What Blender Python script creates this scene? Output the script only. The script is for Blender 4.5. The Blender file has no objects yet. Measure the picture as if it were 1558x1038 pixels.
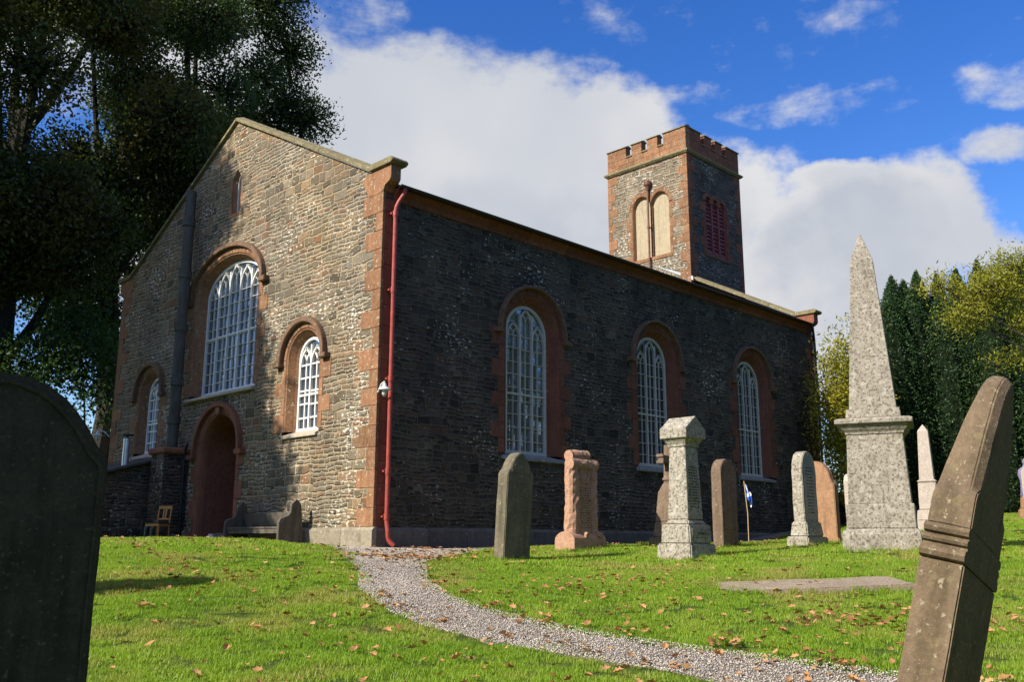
import bpy, bmesh, math, random
import numpy as np
from mathutils import Vector, Matrix
from mathutils.geometry import tessellate_polygon
S = bpy.context.scene
COL = S.collection
random.seed(7); RNG = np.random.default_rng(7)
R = math.radians
# ------------------------------------------------------------------ camera
cd = bpy.data.cameras.new('camera'); cam = bpy.data.objects.new('camera', cd); COL.objects.link(cam)
cd.sensor_width = 36; cd.lens = 1424.19 / 1558 * 36; cd.clip_start = 0.05; cd.clip_end = 2000
_r = Vector((.70444657, -.70975455, .00187317)); _u = Vector((-.15045469, -.14674928, .97766458)); _f = Vector((.693627, .68899429, .21016293))
cam.matrix_world = Matrix(((_r.x, _u.x, -_f.x, -11.2145), (_r.y, _u.y, -_f.y, -14.931), (_r.z, _u.z, -_f.z, .1393), (0, 0, 0, 1)))
S.camera = cam
# ------------------------------------------------------------------ exposure, sun
S.view_settings.view_transform = 'Standard'; S.view_settings.look = 'None'
S.view_settings.exposure = 0.50; S.view_settings.gamma = 1.0
SUN_EL = R(34); SUN_AZ = R(-77)          # azimuth from +Y towards +X
sd = bpy.data.lights.new('sun', 'SUN'); sd.energy = 5.0; sd.angle = R(.55); sd.color = (1, .93, .82)
sun = bpy.data.objects.new('sun', sd); COL.objects.link(sun)
_sv = Vector((math.sin(SUN_AZ) * math.cos(SUN_EL), math.cos(SUN_AZ) * math.cos(SUN_EL), math.sin(SUN_EL)))
sun.rotation_euler = _sv.to_track_quat('Z', 'Y').to_euler()
# ------------------------------------------------------------------ node helper
class NT:
    def __init__(s, tree): s.t = tree; s.t.nodes.clear(); s.L = tree.links
    def n(s, typ, ins=None, **kw):
        nd = s.t.nodes.new(typ)
        for k, v in kw.items(): setattr(nd, k, v)
        for k, v in (ins or {}).items():
            sk = nd.inputs[k]
            if isinstance(v, bpy.types.NodeSocket): s.L.new(v, sk)
            else:
                try: sk.default_value = v
                except Exception: sk.default_value = (*v, 1) if len(v) == 3 else v
        return nd
    def m(s, op, a, b=0.0, c=0.0, clamp=False):
        nd = s.n('ShaderNodeMath', {0: a, 1: b, 2: c}, operation=op); nd.use_clamp = clamp; return nd.outputs[0]
    def mix(s, f, a, b, bt='MIX'):
        nd = s.n('ShaderNodeMix', data_type='RGBA', blend_type=bt)
        for i, v in ((0, f), (6, a), (7, b)):
            if isinstance(v, bpy.types.NodeSocket): s.L.new(v, nd.inputs[i])
            elif i: nd.inputs[i].default_value = (*v, 1)
            else: nd.inputs[i].default_value = v
        return nd.outputs[2]
    def mr(s, v, a, b, c=0.0, d=1.0, smooth=False):
        return s.n('ShaderNodeMapRange', {0: v, 1: a, 2: b, 3: c, 4: d}, interpolation_type='SMOOTHSTEP' if smooth else 'LINEAR').outputs[0]
    def noise(s, vec, scale, detail=3.0, rough=.5, dims='3D', w=None):
        i = {'Scale': scale, 'Detail': detail, 'Roughness': rough}
        if vec is not None: i['Vector'] = vec
        if w is not None: i['W'] = w
        return s.n('ShaderNodeTexNoise', i, noise_dimensions=dims).outputs[0]
    def ramp(s, f, stops, interp='LINEAR'):
        nd = s.n('ShaderNodeValToRGB', {0: f}); cr = nd.color_ramp; cr.interpolation = interp
        while len(cr.elements) < len(stops): cr.elements.new(.5)
        for e, (p, c) in zip(cr.elements, stops): e.position = p; e.color = (*c, 1)
        return nd.outputs[0]
    def scale(s, v, xyz):
        return s.n('ShaderNodeVectorMath', {0: v, 1: xyz}, operation='MULTIPLY').outputs[0]
# ------------------------------------------------------------------ world: sky with clouds fixed to compass directions
W = bpy.data.worlds.new('World'); S.world = W; W.use_nodes = True
w = NT(W.node_tree)
sky = w.n('ShaderNodeTexSky', sky_type='NISHITA'); sky.sun_disc = False; sky.sun_elevation = SUN_EL; sky.sun_rotation = SUN_AZ
sky.altitude = 50; sky.air_density = 1.0; sky.dust_density = .6; sky.ozone_density = 2.2
hs = w.n('ShaderNodeHueSaturation', {'Saturation': 1.38, 'Value': 1.95, 'Hue': .518, 'Color': sky.outputs[0]})
dirv = w.n('ShaderNodeTexCoord').outputs['Generated']
nz = w.n('ShaderNodeTexNoise', {'Vector': dirv, 'Scale': 5.0, 'Detail': 7.0, 'Roughness': .58})
nz2 = w.n('ShaderNodeTexNoise', {'Vector': dirv, 'Scale': 16.0, 'Detail': 6.0, 'Roughness': .6})
sp = w.n('ShaderNodeSeparateXYZ', {0: dirv}).outputs
az = w.m('ARCTAN2', sp[0], sp[1]); el = w.m('ARCSINE', sp[2])
sn = w.n('ShaderNodeSeparateColor', {0: nz.outputs[1]}).outputs; sn2 = w.n('ShaderNodeSeparateColor', {0: nz2.outputs[1]}).outputs
az = w.m('ADD', az, w.m('ADD', w.m('MULTIPLY', w.m('SUBTRACT', sn[0], .5), .16), w.m('MULTIPLY', w.m('SUBTRACT', sn2[0], .5), .05)))
el = w.m('ADD', el, w.m('ADD', w.m('MULTIPLY', w.m('SUBTRACT', sn[1], .5), .08), w.m('MULTIPLY', w.m('SUBTRACT', sn2[1], .5), .03)))
BL = [(.69, .400, .24, .125, 1), (.50, .45, .12, .10, .9), (.60, .30, .30, .14, 1), (.86, .385, .17, .095, 1), (.97, .345, .13, .085, 1), (1.03, .39, .05, .03, .6),
      (1.155, .300, .125, .075, 1), (1.235, .290, .06, .055, .9), (.85, .26, .30, .12, 1), (1.086, .25, .14, .085, 1), (1.20, .17, .16, .07, .7),
      (1.315, .425, .06, .022, .42), (1.31, .372, .055, .016, .38), (1.10, .437, .09, .02, .35), (1.275, .265, .05, .035, .65), (1.13, .362, .05, .022, .7), (.80, .475, .07, .02, .45), (1.0, .46, .06, .016, .3), (.56, .545, .10, .03, .35), (.1, .5, .3, .12, .7), (2.9, .16, .35, .06, .7)]
dens = None
for a, e, ra, re, am in BL:
    x = w.m('MULTIPLY', w.m('SUBTRACT', az, a), 1 / ra); y = w.m('MULTIPLY', w.m('SUBTRACT', el, e), 1 / re)
    d2 = w.m('ADD', w.m('MULTIPLY', x, x), w.m('MULTIPLY', y, y))
    b = w.m('MULTIPLY', w.m('SUBTRACT', 1.35, d2, clamp=True), am)
    dens = b if dens is None else w.m('MAXIMUM', dens, b)
dens = w.m('MAXIMUM', dens, w.mr(w.m('ARCSINE', sp[2]), .80, 1.05, 0, .55))  # cloud cover added overhead, out of view, to whiten the ambient light
nf = w.noise(dirv, 9.0, 9.0, .6)
nw = w.noise(w.scale(dirv, (1.0, 1.0, 2.6)), 22.0, 8.0, .62)
dd = w.m('ADD', dens, w.m('ADD', w.m('MULTIPLY', w.m('SUBTRACT', nf, .5), 1.5), w.m('MULTIPLY', w.m('SUBTRACT', nw, .5), .7)))
mask = w.mr(dd, .12, .72, smooth=True)
core = w.mr(w.m('ADD', w.m('SUBTRACT', dens, w.mr(el, .36, .47, -.22, .45)), w.m('MULTIPLY', w.m('SUBTRACT', w.noise(dirv, 7.0, 8.0, .55), .5), 1.9)), .78, 1.6, smooth=True)
ccol = w.mix(core, (7.6, 7.6, 7.7), (4.1, 4.6, 5.6))
ccol = w.mix(w.mr(w.noise(dirv, 3.6, 3.0), .35, .65, smooth=True), ccol, (5.9, 6.2, 6.8))
skyc = w.mix(mask, hs.outputs[0], ccol)
bg = w.n('ShaderNodeBackground', {'Color': skyc, 'Strength': .072})
w.L.new(bg.outputs[0], w.n('ShaderNodeOutputWorld').inputs[0])
# ------------------------------------------------------------------ materials
def newmat(name):
    m = bpy.data.materials.new(name); m.use_nodes = True; return m, NT(m.node_tree)
def finish(t, col, rough=.85, h=None, bump=.3, dist=.01, spec=.3, metal=0.0, nrm=None):
    i = {'Base Color': col, 'Roughness': rough, 'Specular IOR Level': spec, 'Metallic': metal}
    if h is not None:
        bi = {'Height': h, 'Strength': bump, 'Distance': dist}
        i['Normal'] = t.n('ShaderNodeBump', bi).outputs[0]
    p = t.n('ShaderNodeBsdfPrincipled', i)
    t.L.new(p.outputs[0], t.n('ShaderNodeOutputMaterial').inputs[0]); return p
def mat_rubble(name, ramp, mortar, mortar_amt=1.0, lichen=.3, warm=None, k=1.0, lcol=(.62, .6, .5), grey=0.0):
    """random coursed rubble: uneven course heights, stones of random length, raised mortar, lichen"""
    m, t = newmat(name)
    uv = t.n('ShaderNodeTexCoord').outputs['UV']
    d1 = t.n('ShaderNodeTexNoise', {'Vector': uv, 'Scale': 2.3, 'Detail': 2.0}).outputs[1]
    d2 = t.n('ShaderNodeTexNoise', {'Vector': uv, 'Scale': 9.0, 'Detail': 3.0}).outputs[1]
    a = t.n('ShaderNodeSeparateColor', {0: d1}).outputs; b = t.n('ShaderNodeSeparateColor', {0: d2}).outputs
    s = t.n('ShaderNodeSeparateXYZ', {0: uv}).outputs
    u = t.m('ADD', s[0], t.m('ADD', t.m('MULTIPLY', a[0], .10), t.m('MULTIPLY', b[0], .05)))
    v = t.m('ADD', s[1], t.m('ADD', t.m('MULTIPLY', a[1], .16), t.m('MULTIPLY', b[1], .05)))
    def layer(rh, cw, off):
        wv = t.m('ADD', t.m('MULTIPLY', v, 1 / rh), off)
        r1 = t.n('ShaderNodeTexVoronoi', {'W': wv, 'Scale': 1.0, 'Randomness': .75}, voronoi_dimensions='1D')
        re = t.n('ShaderNodeTexVoronoi', {'W': wv, 'Scale': 1.0, 'Randomness': .75}, voronoi_dimensions='1D', feature='DISTANCE_TO_EDGE')
        rid = t.n('ShaderNodeSeparateColor', {0: r1.outputs['Color']}).outputs[0]
        wu = t.m('ADD', t.m('MULTIPLY', u, 1 / cw), t.m('MULTIPLY', rid, 571.3))
        c1 = t.n('ShaderNodeTexVoronoi', {'W': wu, 'Scale': 1.0, 'Randomness': .9}, voronoi_dimensions='1D')
        ce = t.n('ShaderNodeTexVoronoi', {'W': wu, 'Scale': 1.0, 'Randomness': .9}, voronoi_dimensions='1D', feature='DISTANCE_TO_EDGE')
        ed = t.m('MINIMUM', t.m('MULTIPLY', re.outputs['Distance'], rh), t.m('MULTIPLY', ce.outputs['Distance'], cw))
        return c1.outputs['Color'], ed
    ca, ea = layer(.115 * k, .30 * k, 0.0); cb, eb = layer(.24 * k, .42 * k, 31.7)
    pk = t.m('GREATER_THAN', t.noise(uv, .9, 2.0, .5), .52)
    idc = t.mix(pk, ca, cb); ed = t.n('ShaderNodeMix', {0: pk, 2: ea, 3: eb}, data_type='FLOAT').outputs[0]
    ids = t.n('ShaderNodeSeparateColor', {0: idc}).outputs
    ed = t.m('ADD', ed, t.m('MULTIPLY', t.m('SUBTRACT', t.noise(uv, 24.0, 3.0), .5), .014))
    mort = t.mr(ed, .007, .019, 1.0, 0.0)
    st = t.ramp(ids[0], ramp, 'LINEAR')
    st = t.mix(t.m('MULTIPLY', ids[1], .55), st, t.mix(1.0, st, (.45, .45, .45), 'MULTIPLY'))
    fn = t.noise(t.scale(uv, (6.0, 30.0, 1.0)), 1.0, 6.0, .65)
    st = t.mix(1.0, st, t.ramp(fn, [(0.25, (.55, .55, .55)), (.75, (1.35, 1.35, 1.35))]), 'MULTIPLY')
    mc = t.mix(t.noise(uv, 5.0, 4.0), tuple(x * .7 for x in mortar), tuple(min(1, x * 1.2) for x in mortar))
    mm = t.m('MULTIPLY', mort, t.mr(t.noise(uv, 1.4, 4.0), .3, .6, mortar_amt * .7, mortar_amt))
    col = t.mix(mm, st, mc)
    if warm: col = t.mix(t.mr(t.noise(uv, .45, 5.0, .6), .38, .68, 0, warm[1]), col, t.mix(1.0, col, warm[0], 'MULTIPLY'))
    col = t.mix(1.0, col, t.ramp(t.noise(t.scale(uv, (1.0, .45, 1.0)), .9, 6.0, .65), [(.3, (.66, .66, .66)), (.7, (1.22, 1.2, 1.16))]), 'MULTIPLY')
    zone = t.mr(t.noise(uv, .7, 3.0), .42, .68)
    ln = t.noise(t.scale(uv, (1.0, 1.7, 1.0)), 9.0, 5.0, .6)
    lm = t.mr(t.m('ADD', ln, t.m('MULTIPLY', zone, .12)), .745 - .16 * lichen, .775 - .16 * lichen)
    tiny = t.mr(t.noise(uv, 34.0, 2.0, .5), .735 - .05 * lichen, .765 - .05 * lichen)
    lm = t.m('MAXIMUM', lm, t.m('MULTIPLY', tiny, .8))
    col = t.mix(t.m('MULTIPLY', lm, .85), col, lcol)
    damp = t.mr(t.m('ADD', s[1], t.m('MULTIPLY', t.noise(uv, 1.2, 3.0), 1.5)), .6, 1.9)
    col = t.mix(damp, t.mix(1.0, col, (.72, .76, .66), 'MULTIPLY'), col)
    prof = t.mr(ed, .004, .035, smooth=True)
    h = t.m('ADD', t.m('MULTIPLY', prof, t.m('ADD', .6, t.m('MULTIPLY', ids[2], .9))), t.m('MULTIPLY', fn, .45))
    finish(t, col, .92, h, .9, .03, .2); return m
def mat_stone(name, c1, c2, lichen=.3, lcol=(.6, .58, .47), l2=None, sc=1.0, island=0.0, bump=.5, streak=.4, grain=60.0):
    m, t = newmat(name)
    co = t.n('ShaderNodeTexCoord').outputs['Object']
    n1 = t.noise(co, 2.2 * sc, 6.0, .6); n2 = t.noise(co, 14 * sc, 5.0, .65); n3 = t.noise(co, grain * sc, 3.0, .7)
    col = t.mix(t.mr(n1, .3, .7), c1, c2)
    if island:
        ri = t.n('ShaderNodeNewGeometry').outputs['Random Per Island']
        col = t.mix(1.0, col, t.ramp(ri, [(0, (1 - island,) * 3), (1, (1 + island * .7,) * 3)]), 'MULTIPLY')
    col = t.mix(1.0, col, t.ramp(n2, [(.25, (.72, .72, .72)), (.75, (1.25, 1.25, 1.25))]), 'MULTIPLY')
    col = t.mix(1.0, col, t.ramp(n3, [(.3, (.8, .8, .8)), (.7, (1.2, 1.2, 1.2))]), 'MULTIPLY')
    sk = t.noise(t.scale(co, (9.0, 9.0, .8)), 1.0, 4.0, .6)
    col = t.mix(t.mr(sk, .5, .75, 0, streak), col, t.mix(1.0, col, (.4, .42, .36), 'MULTIPLY'))
    ln = t.noise(co, 11 * sc, 7.0, .68)
    lm = t.mr(ln, .70 - .25 * lichen, .74 - .25 * lichen)
    col = t.mix(t.m('MULTIPLY', lm, .8), col, lcol)
    if l2 is not None: col = t.mix(t.m('MULTIPLY', t.mr(t.noise(co, 5 * sc, 5.0, .6), .56, .64), .7), col, l2)
    h = t.m('ADD', t.m('ADD', t.m('MULTIPLY', n2, .6), t.m('MULTIPLY', n3, .3)), t.m('MULTIPLY', lm, .25))
    finish(t, col, .9, h, bump, .02, .25); return m
def mat_plain(name, col, rough=.6, spec=.4, metal=0.0, var=.25, sc=8.0, bump=.15, dirt=0.0, dcol=(.05, .045, .03)):
    m, t = newmat(name)
    co = t.n('ShaderNodeTexCoord').outputs['Object']
    n = t.noise(co, sc, 5.0, .6)
    c = t.mix(1.0, col, t.ramp(n, [(.25, (1 - var,) * 3), (.75, (1 + var,) * 3)]), 'MULTIPLY')
    if dirt: c = t.mix(t.m('MULTIPLY', t.mr(t.noise(co, sc * 2.7, 6.0, .7), .5, .62), dirt), c, dcol)
    finish(t, c, rough, n, bump, .01, spec, metal); return m
def mat_leaf(name, stops, trans=.3, sc=.6, rough=.55, tint=None):
    m, t = newmat(name)
    co = t.n('ShaderNodeNewGeometry').outputs['Position']
    ri = t.n('ShaderNodeNewGeometry').outputs['Random Per Island']
    f = t.m('ADD', t.m('MULTIPLY', ri, .5), t.m('MULTIPLY', t.mr(t.noise(co, sc, 3.0), .3, .7), .5))
    col = t.ramp(f, stops)
    if tint: col = t.mix(t.mr(t.noise(co, sc * .7, 2.0), .52, .66, 0, tint[1]), col, tint[0])
    p = t.n('ShaderNodeBsdfPrincipled', {'Base Color': col, 'Roughness': rough, 'Specular IOR Level': .3})
    tr = t.n('ShaderNodeBsdfTranslucent', {'Color': t.mix(1.0, col, (1.3, 1.35, .7), 'MULTIPLY')})
    mx = t.n('ShaderNodeMixShader', {0: trans}); t.L.new(p.outputs[0], mx.inputs[1]); t.L.new(tr.outputs[0], mx.inputs[2])
    t.L.new(mx.outputs[0], t.n('ShaderNodeOutputMaterial').inputs[0]); return m
def mat_glass(name, refl, base=(.012, .015, .018), wav=.12):
    m, t = newmat(name)
    uv = t.n('ShaderNodeTexCoord').outputs['UV']
    h = t.noise(uv, 5.0, 2.0)
    bp = t.n('ShaderNodeBump', {'Height': h, 'Strength': wav, 'Distance': .05}).outputs[0]
    df = t.n('ShaderNodeBsdfPrincipled', {'Base Color': t.mix(t.noise(uv, 1.6, 2.0), base, tuple(3 * x for x in base)), 'Roughness': .25, 'Specular IOR Level': .5, 'Normal': bp})
    cell = t.n('ShaderNodeVectorMath', {0: uv, 1: (.235, .33, 1.0)}, operation='SNAP').outputs[0]
    wn = t.n('ShaderNodeTexWhiteNoise', {'Vector': cell}, noise_dimensions='3D').outputs[1]
    off = t.n('ShaderNodeVectorMath', {0: t.n('ShaderNodeVectorMath', {0: wn, 1: (.5, .5, .5)}, operation='SUBTRACT').outputs[0], 1: (.09, .09, .09)}, operation='MULTIPLY').outputs[0]
    nn = t.n('ShaderNodeVectorMath', {0: t.n('ShaderNodeVectorMath', {0: bp, 1: off}, operation='ADD').outputs[0]}, operation='NORMALIZE').outputs[0]
    gl = t.n('ShaderNodeBsdfGlossy', {'Color': (.9, .9, .92), 'Roughness': .05, 'Normal': nn})
    mx = t.n('ShaderNodeMixShader', {0: refl}); t.L.new(df.outputs[0], mx.inputs[1]); t.L.new(gl.outputs[0], mx.inputs[2])
    t.L.new(mx.outputs[0], t.n('ShaderNodeOutputMaterial').inputs[0]); return m
M = {}
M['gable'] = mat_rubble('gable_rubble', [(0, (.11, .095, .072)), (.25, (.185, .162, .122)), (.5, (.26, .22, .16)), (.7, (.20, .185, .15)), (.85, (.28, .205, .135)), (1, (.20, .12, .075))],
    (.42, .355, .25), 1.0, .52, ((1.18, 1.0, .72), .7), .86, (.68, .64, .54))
M['side'] = mat_rubble('side_rubble', [(0, (.055, .044, .034)), (.4, (.095, .077, .059)), (.7, (.135, .108, .08)), (.9, (.13, .08, .053)), (1, (.18, .148, .112))],  # darker than the gable rubble, part of this wall's shade is in the colour
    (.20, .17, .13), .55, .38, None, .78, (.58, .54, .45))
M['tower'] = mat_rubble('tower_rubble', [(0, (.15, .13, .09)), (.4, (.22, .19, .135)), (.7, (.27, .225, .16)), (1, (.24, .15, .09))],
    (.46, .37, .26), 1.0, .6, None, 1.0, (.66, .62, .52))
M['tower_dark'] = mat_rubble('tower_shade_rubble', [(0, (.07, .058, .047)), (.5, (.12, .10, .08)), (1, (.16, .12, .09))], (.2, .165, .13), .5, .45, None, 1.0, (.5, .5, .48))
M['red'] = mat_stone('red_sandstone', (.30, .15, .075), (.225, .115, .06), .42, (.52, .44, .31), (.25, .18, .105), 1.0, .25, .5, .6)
M['red_dark'] = mat_stone('shaded_red_sandstone', (.235, .088, .05), (.17, .066, .04), .25, (.42, .38, .33), None, 1.0, .2, .4, .5)  # darker copy of the red sandstone for unlit faces, shade put in the colour
M['red_deep'] = mat_stone('porch_sandstone', (.30, .125, .07), (.22, .09, .055), .08, (.5, .4, .3), None, 1.0, .15, .3, .4)
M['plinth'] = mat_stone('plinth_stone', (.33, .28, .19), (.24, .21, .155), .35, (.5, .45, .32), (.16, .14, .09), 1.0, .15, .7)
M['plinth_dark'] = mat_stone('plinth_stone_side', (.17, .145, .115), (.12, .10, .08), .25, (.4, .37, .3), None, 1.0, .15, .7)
M['coping'] = mat_stone('mossy_coping', (.24, .20, .10), (.17, .14, .075), .45, (.62, .58, .42), (.12, .12, .045), 1.5, .1, .8)
M['sill'] = mat_stone('pale_sill', (.55, .47, .35), (.42, .35, .26), .3, (.75, .72, .62), None, 2, 0, .4)
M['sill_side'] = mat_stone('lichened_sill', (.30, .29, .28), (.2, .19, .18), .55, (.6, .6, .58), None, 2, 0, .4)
M['hood'] = mat_stone('hood_stone', (.22, .12, .07), (.14, .09, .055), .4, (.45, .42, .34), None, 2, 0, .5)
M['slate'] = mat_stone('roof_slate', (.11, .10, .085), (.07, .065, .06), .3, (.35, .32, .2), None, 2, .15, .5)
M['white'] = mat_plain('white_frame_paint', (.78, .77, .73), .5, .4, 0, .08, 20, .2, .25, (.35, .3, .24))
M['white_worn'] = mat_plain('peeling_white_paint', (.66, .61, .52), .6, .3, 0, .15, 25, .3, .85, (.16, .14, .12))
M['redpipe'] = mat_plain('red_oxide_paint', (.36, .06, .042), .5, .4, 0, .25, 6, .1, .35, (.12, .03, .02))
M['gutter'] = mat_plain('dark_gutter', (.035, .02, .017), .4, .4)
M['door'] = mat_plain('dark_red_door_paint', (.24, .035, .028), .45, .4, 0, .2, 5, .1, .4)
M['louvre'] = mat_plain('faded_red_louvre_paint', (.23, .052, .045), .6, .3, 0, .25, 12, .2, .4)
M['panel'] = mat_stone('cream_render', (.44, .37, .24), (.36, .30, .20), .2, (.62, .55, .4), (.36, .30, .19), 1.6, 0, .25, .6)
M['flue'] = mat_stone('asbestos_flue', (.12, .115, .10), (.085, .08, .068), .15, (.3, .28, .2), None, 1.5, .1, .2, .8)
M['steel'] = mat_plain('galvanised_steel', (.62, .66, .68), .32, .5, .8, .1)
M['lead'] = mat_plain('lead_sheet', (.42, .43, .44), .5, .4)
M['iron'] = mat_plain('black_iron', (.02, .02, .022), .5, .4)
M['rust'] = mat_plain('rusty_iron_pipe', (.16, .07, .045), .6, .3, 0, .3)
M['lampwhite'] = mat_plain('white_enamel', (.7, .74, .70), .3, .5)
M['wood'] = mat_plain('varnished_wood', (.52, .24, .075), .4, .4, 0, .2, 12)
M['wood_grey'] = mat_stone('weathered_oak', (.15, .13, .10), (.10, .085, .065), .1, (.25, .24, .2), None, 2, .1, .4, .8)
M['boot'] = mat_plain('dark_green_rubber', (.012, .03, .018), .35, .5)
M['glass1'] = mat_glass('pane_glass', .30, (.02, .024, .03), .1)
M['glass2'] = mat_glass('dark_pane_glass', .05, (.008, .009, .01), .1)
M['glass3'] = mat_glass('gable_pane_glass', .18, (.012, .02, .026), .25)
M['black'] = mat_plain('dark_interior', (.01, .01, .01), 1, .1)
M['bark'] = mat_stone('bark', (.045, .037, .028), (.025, .021, .017), .05, (.07, .075, .05), None, 2, 0, 1.0, .8, 20)
M['gran'] = mat_stone('grey_granite', (.375, .335, .265), (.28, .245, .19), .64, (.125, .095, .07), (.47, .44, .36), 2.2, 0, .6, .5, 40)
M['gran2'] = mat_stone('lichened_granite', (.40, .365, .29), (.31, .28, .215), .68, (.12, .09, .065), (.50, .48, .41), 2.2, 0, .5, .2, 40)
M['slabdark'] = mat_stone('dark_headstone', (.21, .175, .115), (.115, .10, .068), .35, (.38, .355, .24), (.13, .125, .07), 1.4, 0, .7, .8)
M['brown'] = mat_stone('brown_headstone', (.215, .15, .10), (.155, .11, .075), .34, (.42, .34, .24), None, 1.5, 0, .6, .6)
M['pink'] = mat_stone('pink_sandstone_headstone', (.50, .30, .19), (.40, .23, .15), .2, (.62, .45, .32), None, 2.0, 0, .9, .3)
M['orange'] = mat_stone('orange_sandstone_headstone', (.36, .205, .11), (.27, .155, .085), .28, (.46, .36, .24), None, 1.3, 0, .4, .6)
M['fore_red'] = mat_stone('foreground_red_headstone', (.235, .165, .10), (.165, .12, .075), .46, (.42, .35, .23), (.22, .175, .09), 4.0, 0, .6, .7, 90)
M['fore_dark'] = mat_stone('foreground_dark_headstone', (.085, .08, .058), (.045, .042, .032), .42, (.15, .145, .105), None, 3.0, 0, .7, .9, 90)
M['whitestone'] = mat_stone('pale_granite_obelisk', (.50, .42, .35), (.42, .35, .29), .3, (.3, .25, .2), None, 2.0, 0, .3, .2)
M['purple'] = mat_plain('purple_urn_stone', (.2, .17, .27), .6)
M['ink'] = mat_plain('inscription_lead', (.035, .03, .026), .7)
M['slatewall'] = mat_rubble('low_wall_rubble', [(0, (.03, .03, .028)), (1, (.07, .065, .055))], (.08, .08, .07), .4, .2)
M['flat'] = mat_stone('recumbent_slab', (.40, .31, .22), (.30, .24, .17), .5, (.17, .12, .08), None, 2.5, 0, .8, .3)
M['twig'] = mat_plain('pale_dead_twig', (.5, .48, .4), .8)
M['cane'] = mat_plain('bamboo_cane', (.55, .38, .2), .5)
# foliage
M['oak'] = mat_leaf('oak_leaves', [(0, (.018, .036, .010)), (.5, (.042, .075, .017)), (.8, (.075, .115, .022)), (1, (.11, .14, .028))], .3)
M['syc'] = mat_leaf('autumn_sycamore_leaves', [(0, (.025, .042, .011)), (.4, (.052, .078, .016)), (.7, (.09, .105, .02)), (1, (.15, .115, .02))], .3, .6, .6, ((.16, .065, .012), .35))
M['shrubleaf'] = mat_leaf('bright_shrub_leaves', [(0, (.02, .05, .01)), (1, (.06, .12, .02))], .3)
M['yew'] = mat_leaf('yew_needles', [(0, (.016, .042, .013)), (.5, (.035, .080, .022)), (1, (.06, .115, .026))], .15, 1.2)
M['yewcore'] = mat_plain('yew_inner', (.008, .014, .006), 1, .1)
M['yellow'] = mat_leaf('yellowing_willow_leaves', [(0, (.16, .19, .02)), (.5, (.34, .32, .035)), (1, (.50, .38, .05))], .4, .6)
M['rowan'] = mat_leaf('rowan_leaves', [(0, (.13, .16, .018)), (.5, (.28, .28, .03)), (1, (.44, .38, .06))], .35, .6)
M['dead'] = mat_leaf('fallen_brown_leaves', [(0, (.16, .07, .03)), (.35, (.34, .16, .06)), (.7, (.48, .27, .11)), (1, (.62, .45, .18))], .12, 2.0, .7)
M['grass'] = mat_leaf('grass_blades', [(0, (.155, .27, .018)), (.35, (.245, .385, .03)), (.7, (.33, .45, .045)), (1, (.48, .45, .12))], .42, 1.3, .5, ((.44, .38, .12), .65))
# ------------------------------------------------------------------ mesh helpers
class MB:
    def __init__(s): s.v = []; s.f = []
    def add(s, vs, fs):
        o = len(s.v); s.v += [tuple(p) for p in vs]; s.f += [tuple(i + o for i in f) for f in fs]; return s
    def box(s, x0, x1, y0, y1, z0, z1, P=None):
        c = [(x, y, z) for z in (z0, z1) for y in (y0, y1) for x in (x0, x1)]
        if P: c = [P(*q) for q in c]
        return s.add(c, [(0, 2, 3, 1), (4, 5, 7, 6), (0, 1, 5, 4), (2, 6, 7, 3), (0, 4, 6, 2), (1, 3, 7, 5)])
    def prism(s, a, b):      # two matching closed loops
        n = len(a); s.add(list(a) + list(b), [tuple(range(n))[::-1], tuple(range(n, 2 * n))] + [(i, (i + 1) % n, n + (i + 1) % n, n + i) for i in range(n)]); return s
    def loft(s, loops, closed=True, caps=False):
        n = len(loops[0]); o = len(s.v); vs = [p for l in loops for p in l]; fs = []
        for k in range(len(loops) - 1):
            for i in range(n if closed else n - 1):
                j = (i + 1) % n; fs.append((k * n + i, k * n + j, (k + 1) * n + j, (k + 1) * n + i))
        if caps: fs += [tuple(range(n))[::-1], tuple(range((len(loops) - 1) * n, len(loops) * n))]
        return s.add(vs, fs)
    def tube(s, pts, rs, n=8, caps=True):
        if not hasattr(rs, '__len__'): rs = [rs] * len(pts)
        loops = []; pts = [Vector(p) for p in pts]; prev = None
        for i, p in enumerate(pts):
            d = (pts[min(i + 1, len(pts) - 1)] - pts[max(i - 1, 0)]).normalized()
            if prev is None:
                a = Vector((0, 0, 1)) if abs(d.z) < .9 else Vector((1, 0, 0)); prev = d.cross(a).normalized()
            u = (prev - d * prev.dot(d)).normalized(); prev = u; v = d.cross(u)
            loops.append([p + (u * math.cos(t) + v * math.sin(t)) * rs[i] for t in [2 * math.pi * k / n for k in range(n)]])
        return s.loft(loops, True, caps)
    def ring(s, c, axis, r, h, n=16): return s.tube([Vector(c) - Vector(axis) * h / 2, Vector(c) + Vector(axis) * h / 2], r, n)
    def build(s, name, mat, parent=None, smooth=False, bevel=0, seg=1, uv=True):
        me = bpy.data.meshes.new(name); me.from_pydata(s.v, [], s.f)
        bm = bmesh.new(); bm.from_mesh(me); bmesh.ops.recalc_face_normals(bm, faces=bm.faces)
        if bevel: bmesh.ops.bevel(bm, geom=[e for e in bm.edges if len(e.link_faces) == 2 and e.calc_face_angle(0) > .5], offset=bevel, segments=seg, affect='EDGES', clamp_overlap=True)
        if uv:
            l = bm.loops.layers.uv.new('UVMap')
            for f in bm.faces:
                n = f.normal; ax = max(range(3), key=lambda i: abs(n[i]))
                for lp in f.loops:
                    c = lp.vert.co; lp[l].uv = (c.y + 50, c.z) if ax == 0 else (c.x, c.z) if ax == 1 else (c.x, c.y)
        bm.to_mesh(me); bm.free(); me.materials.append(mat)
        if smooth:
            for p in me.polygons: p.use_smooth = True
        o = bpy.data.objects.new(name, me); COL.objects.link(o)
        if parent: o.parent = parent
        return o
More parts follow.
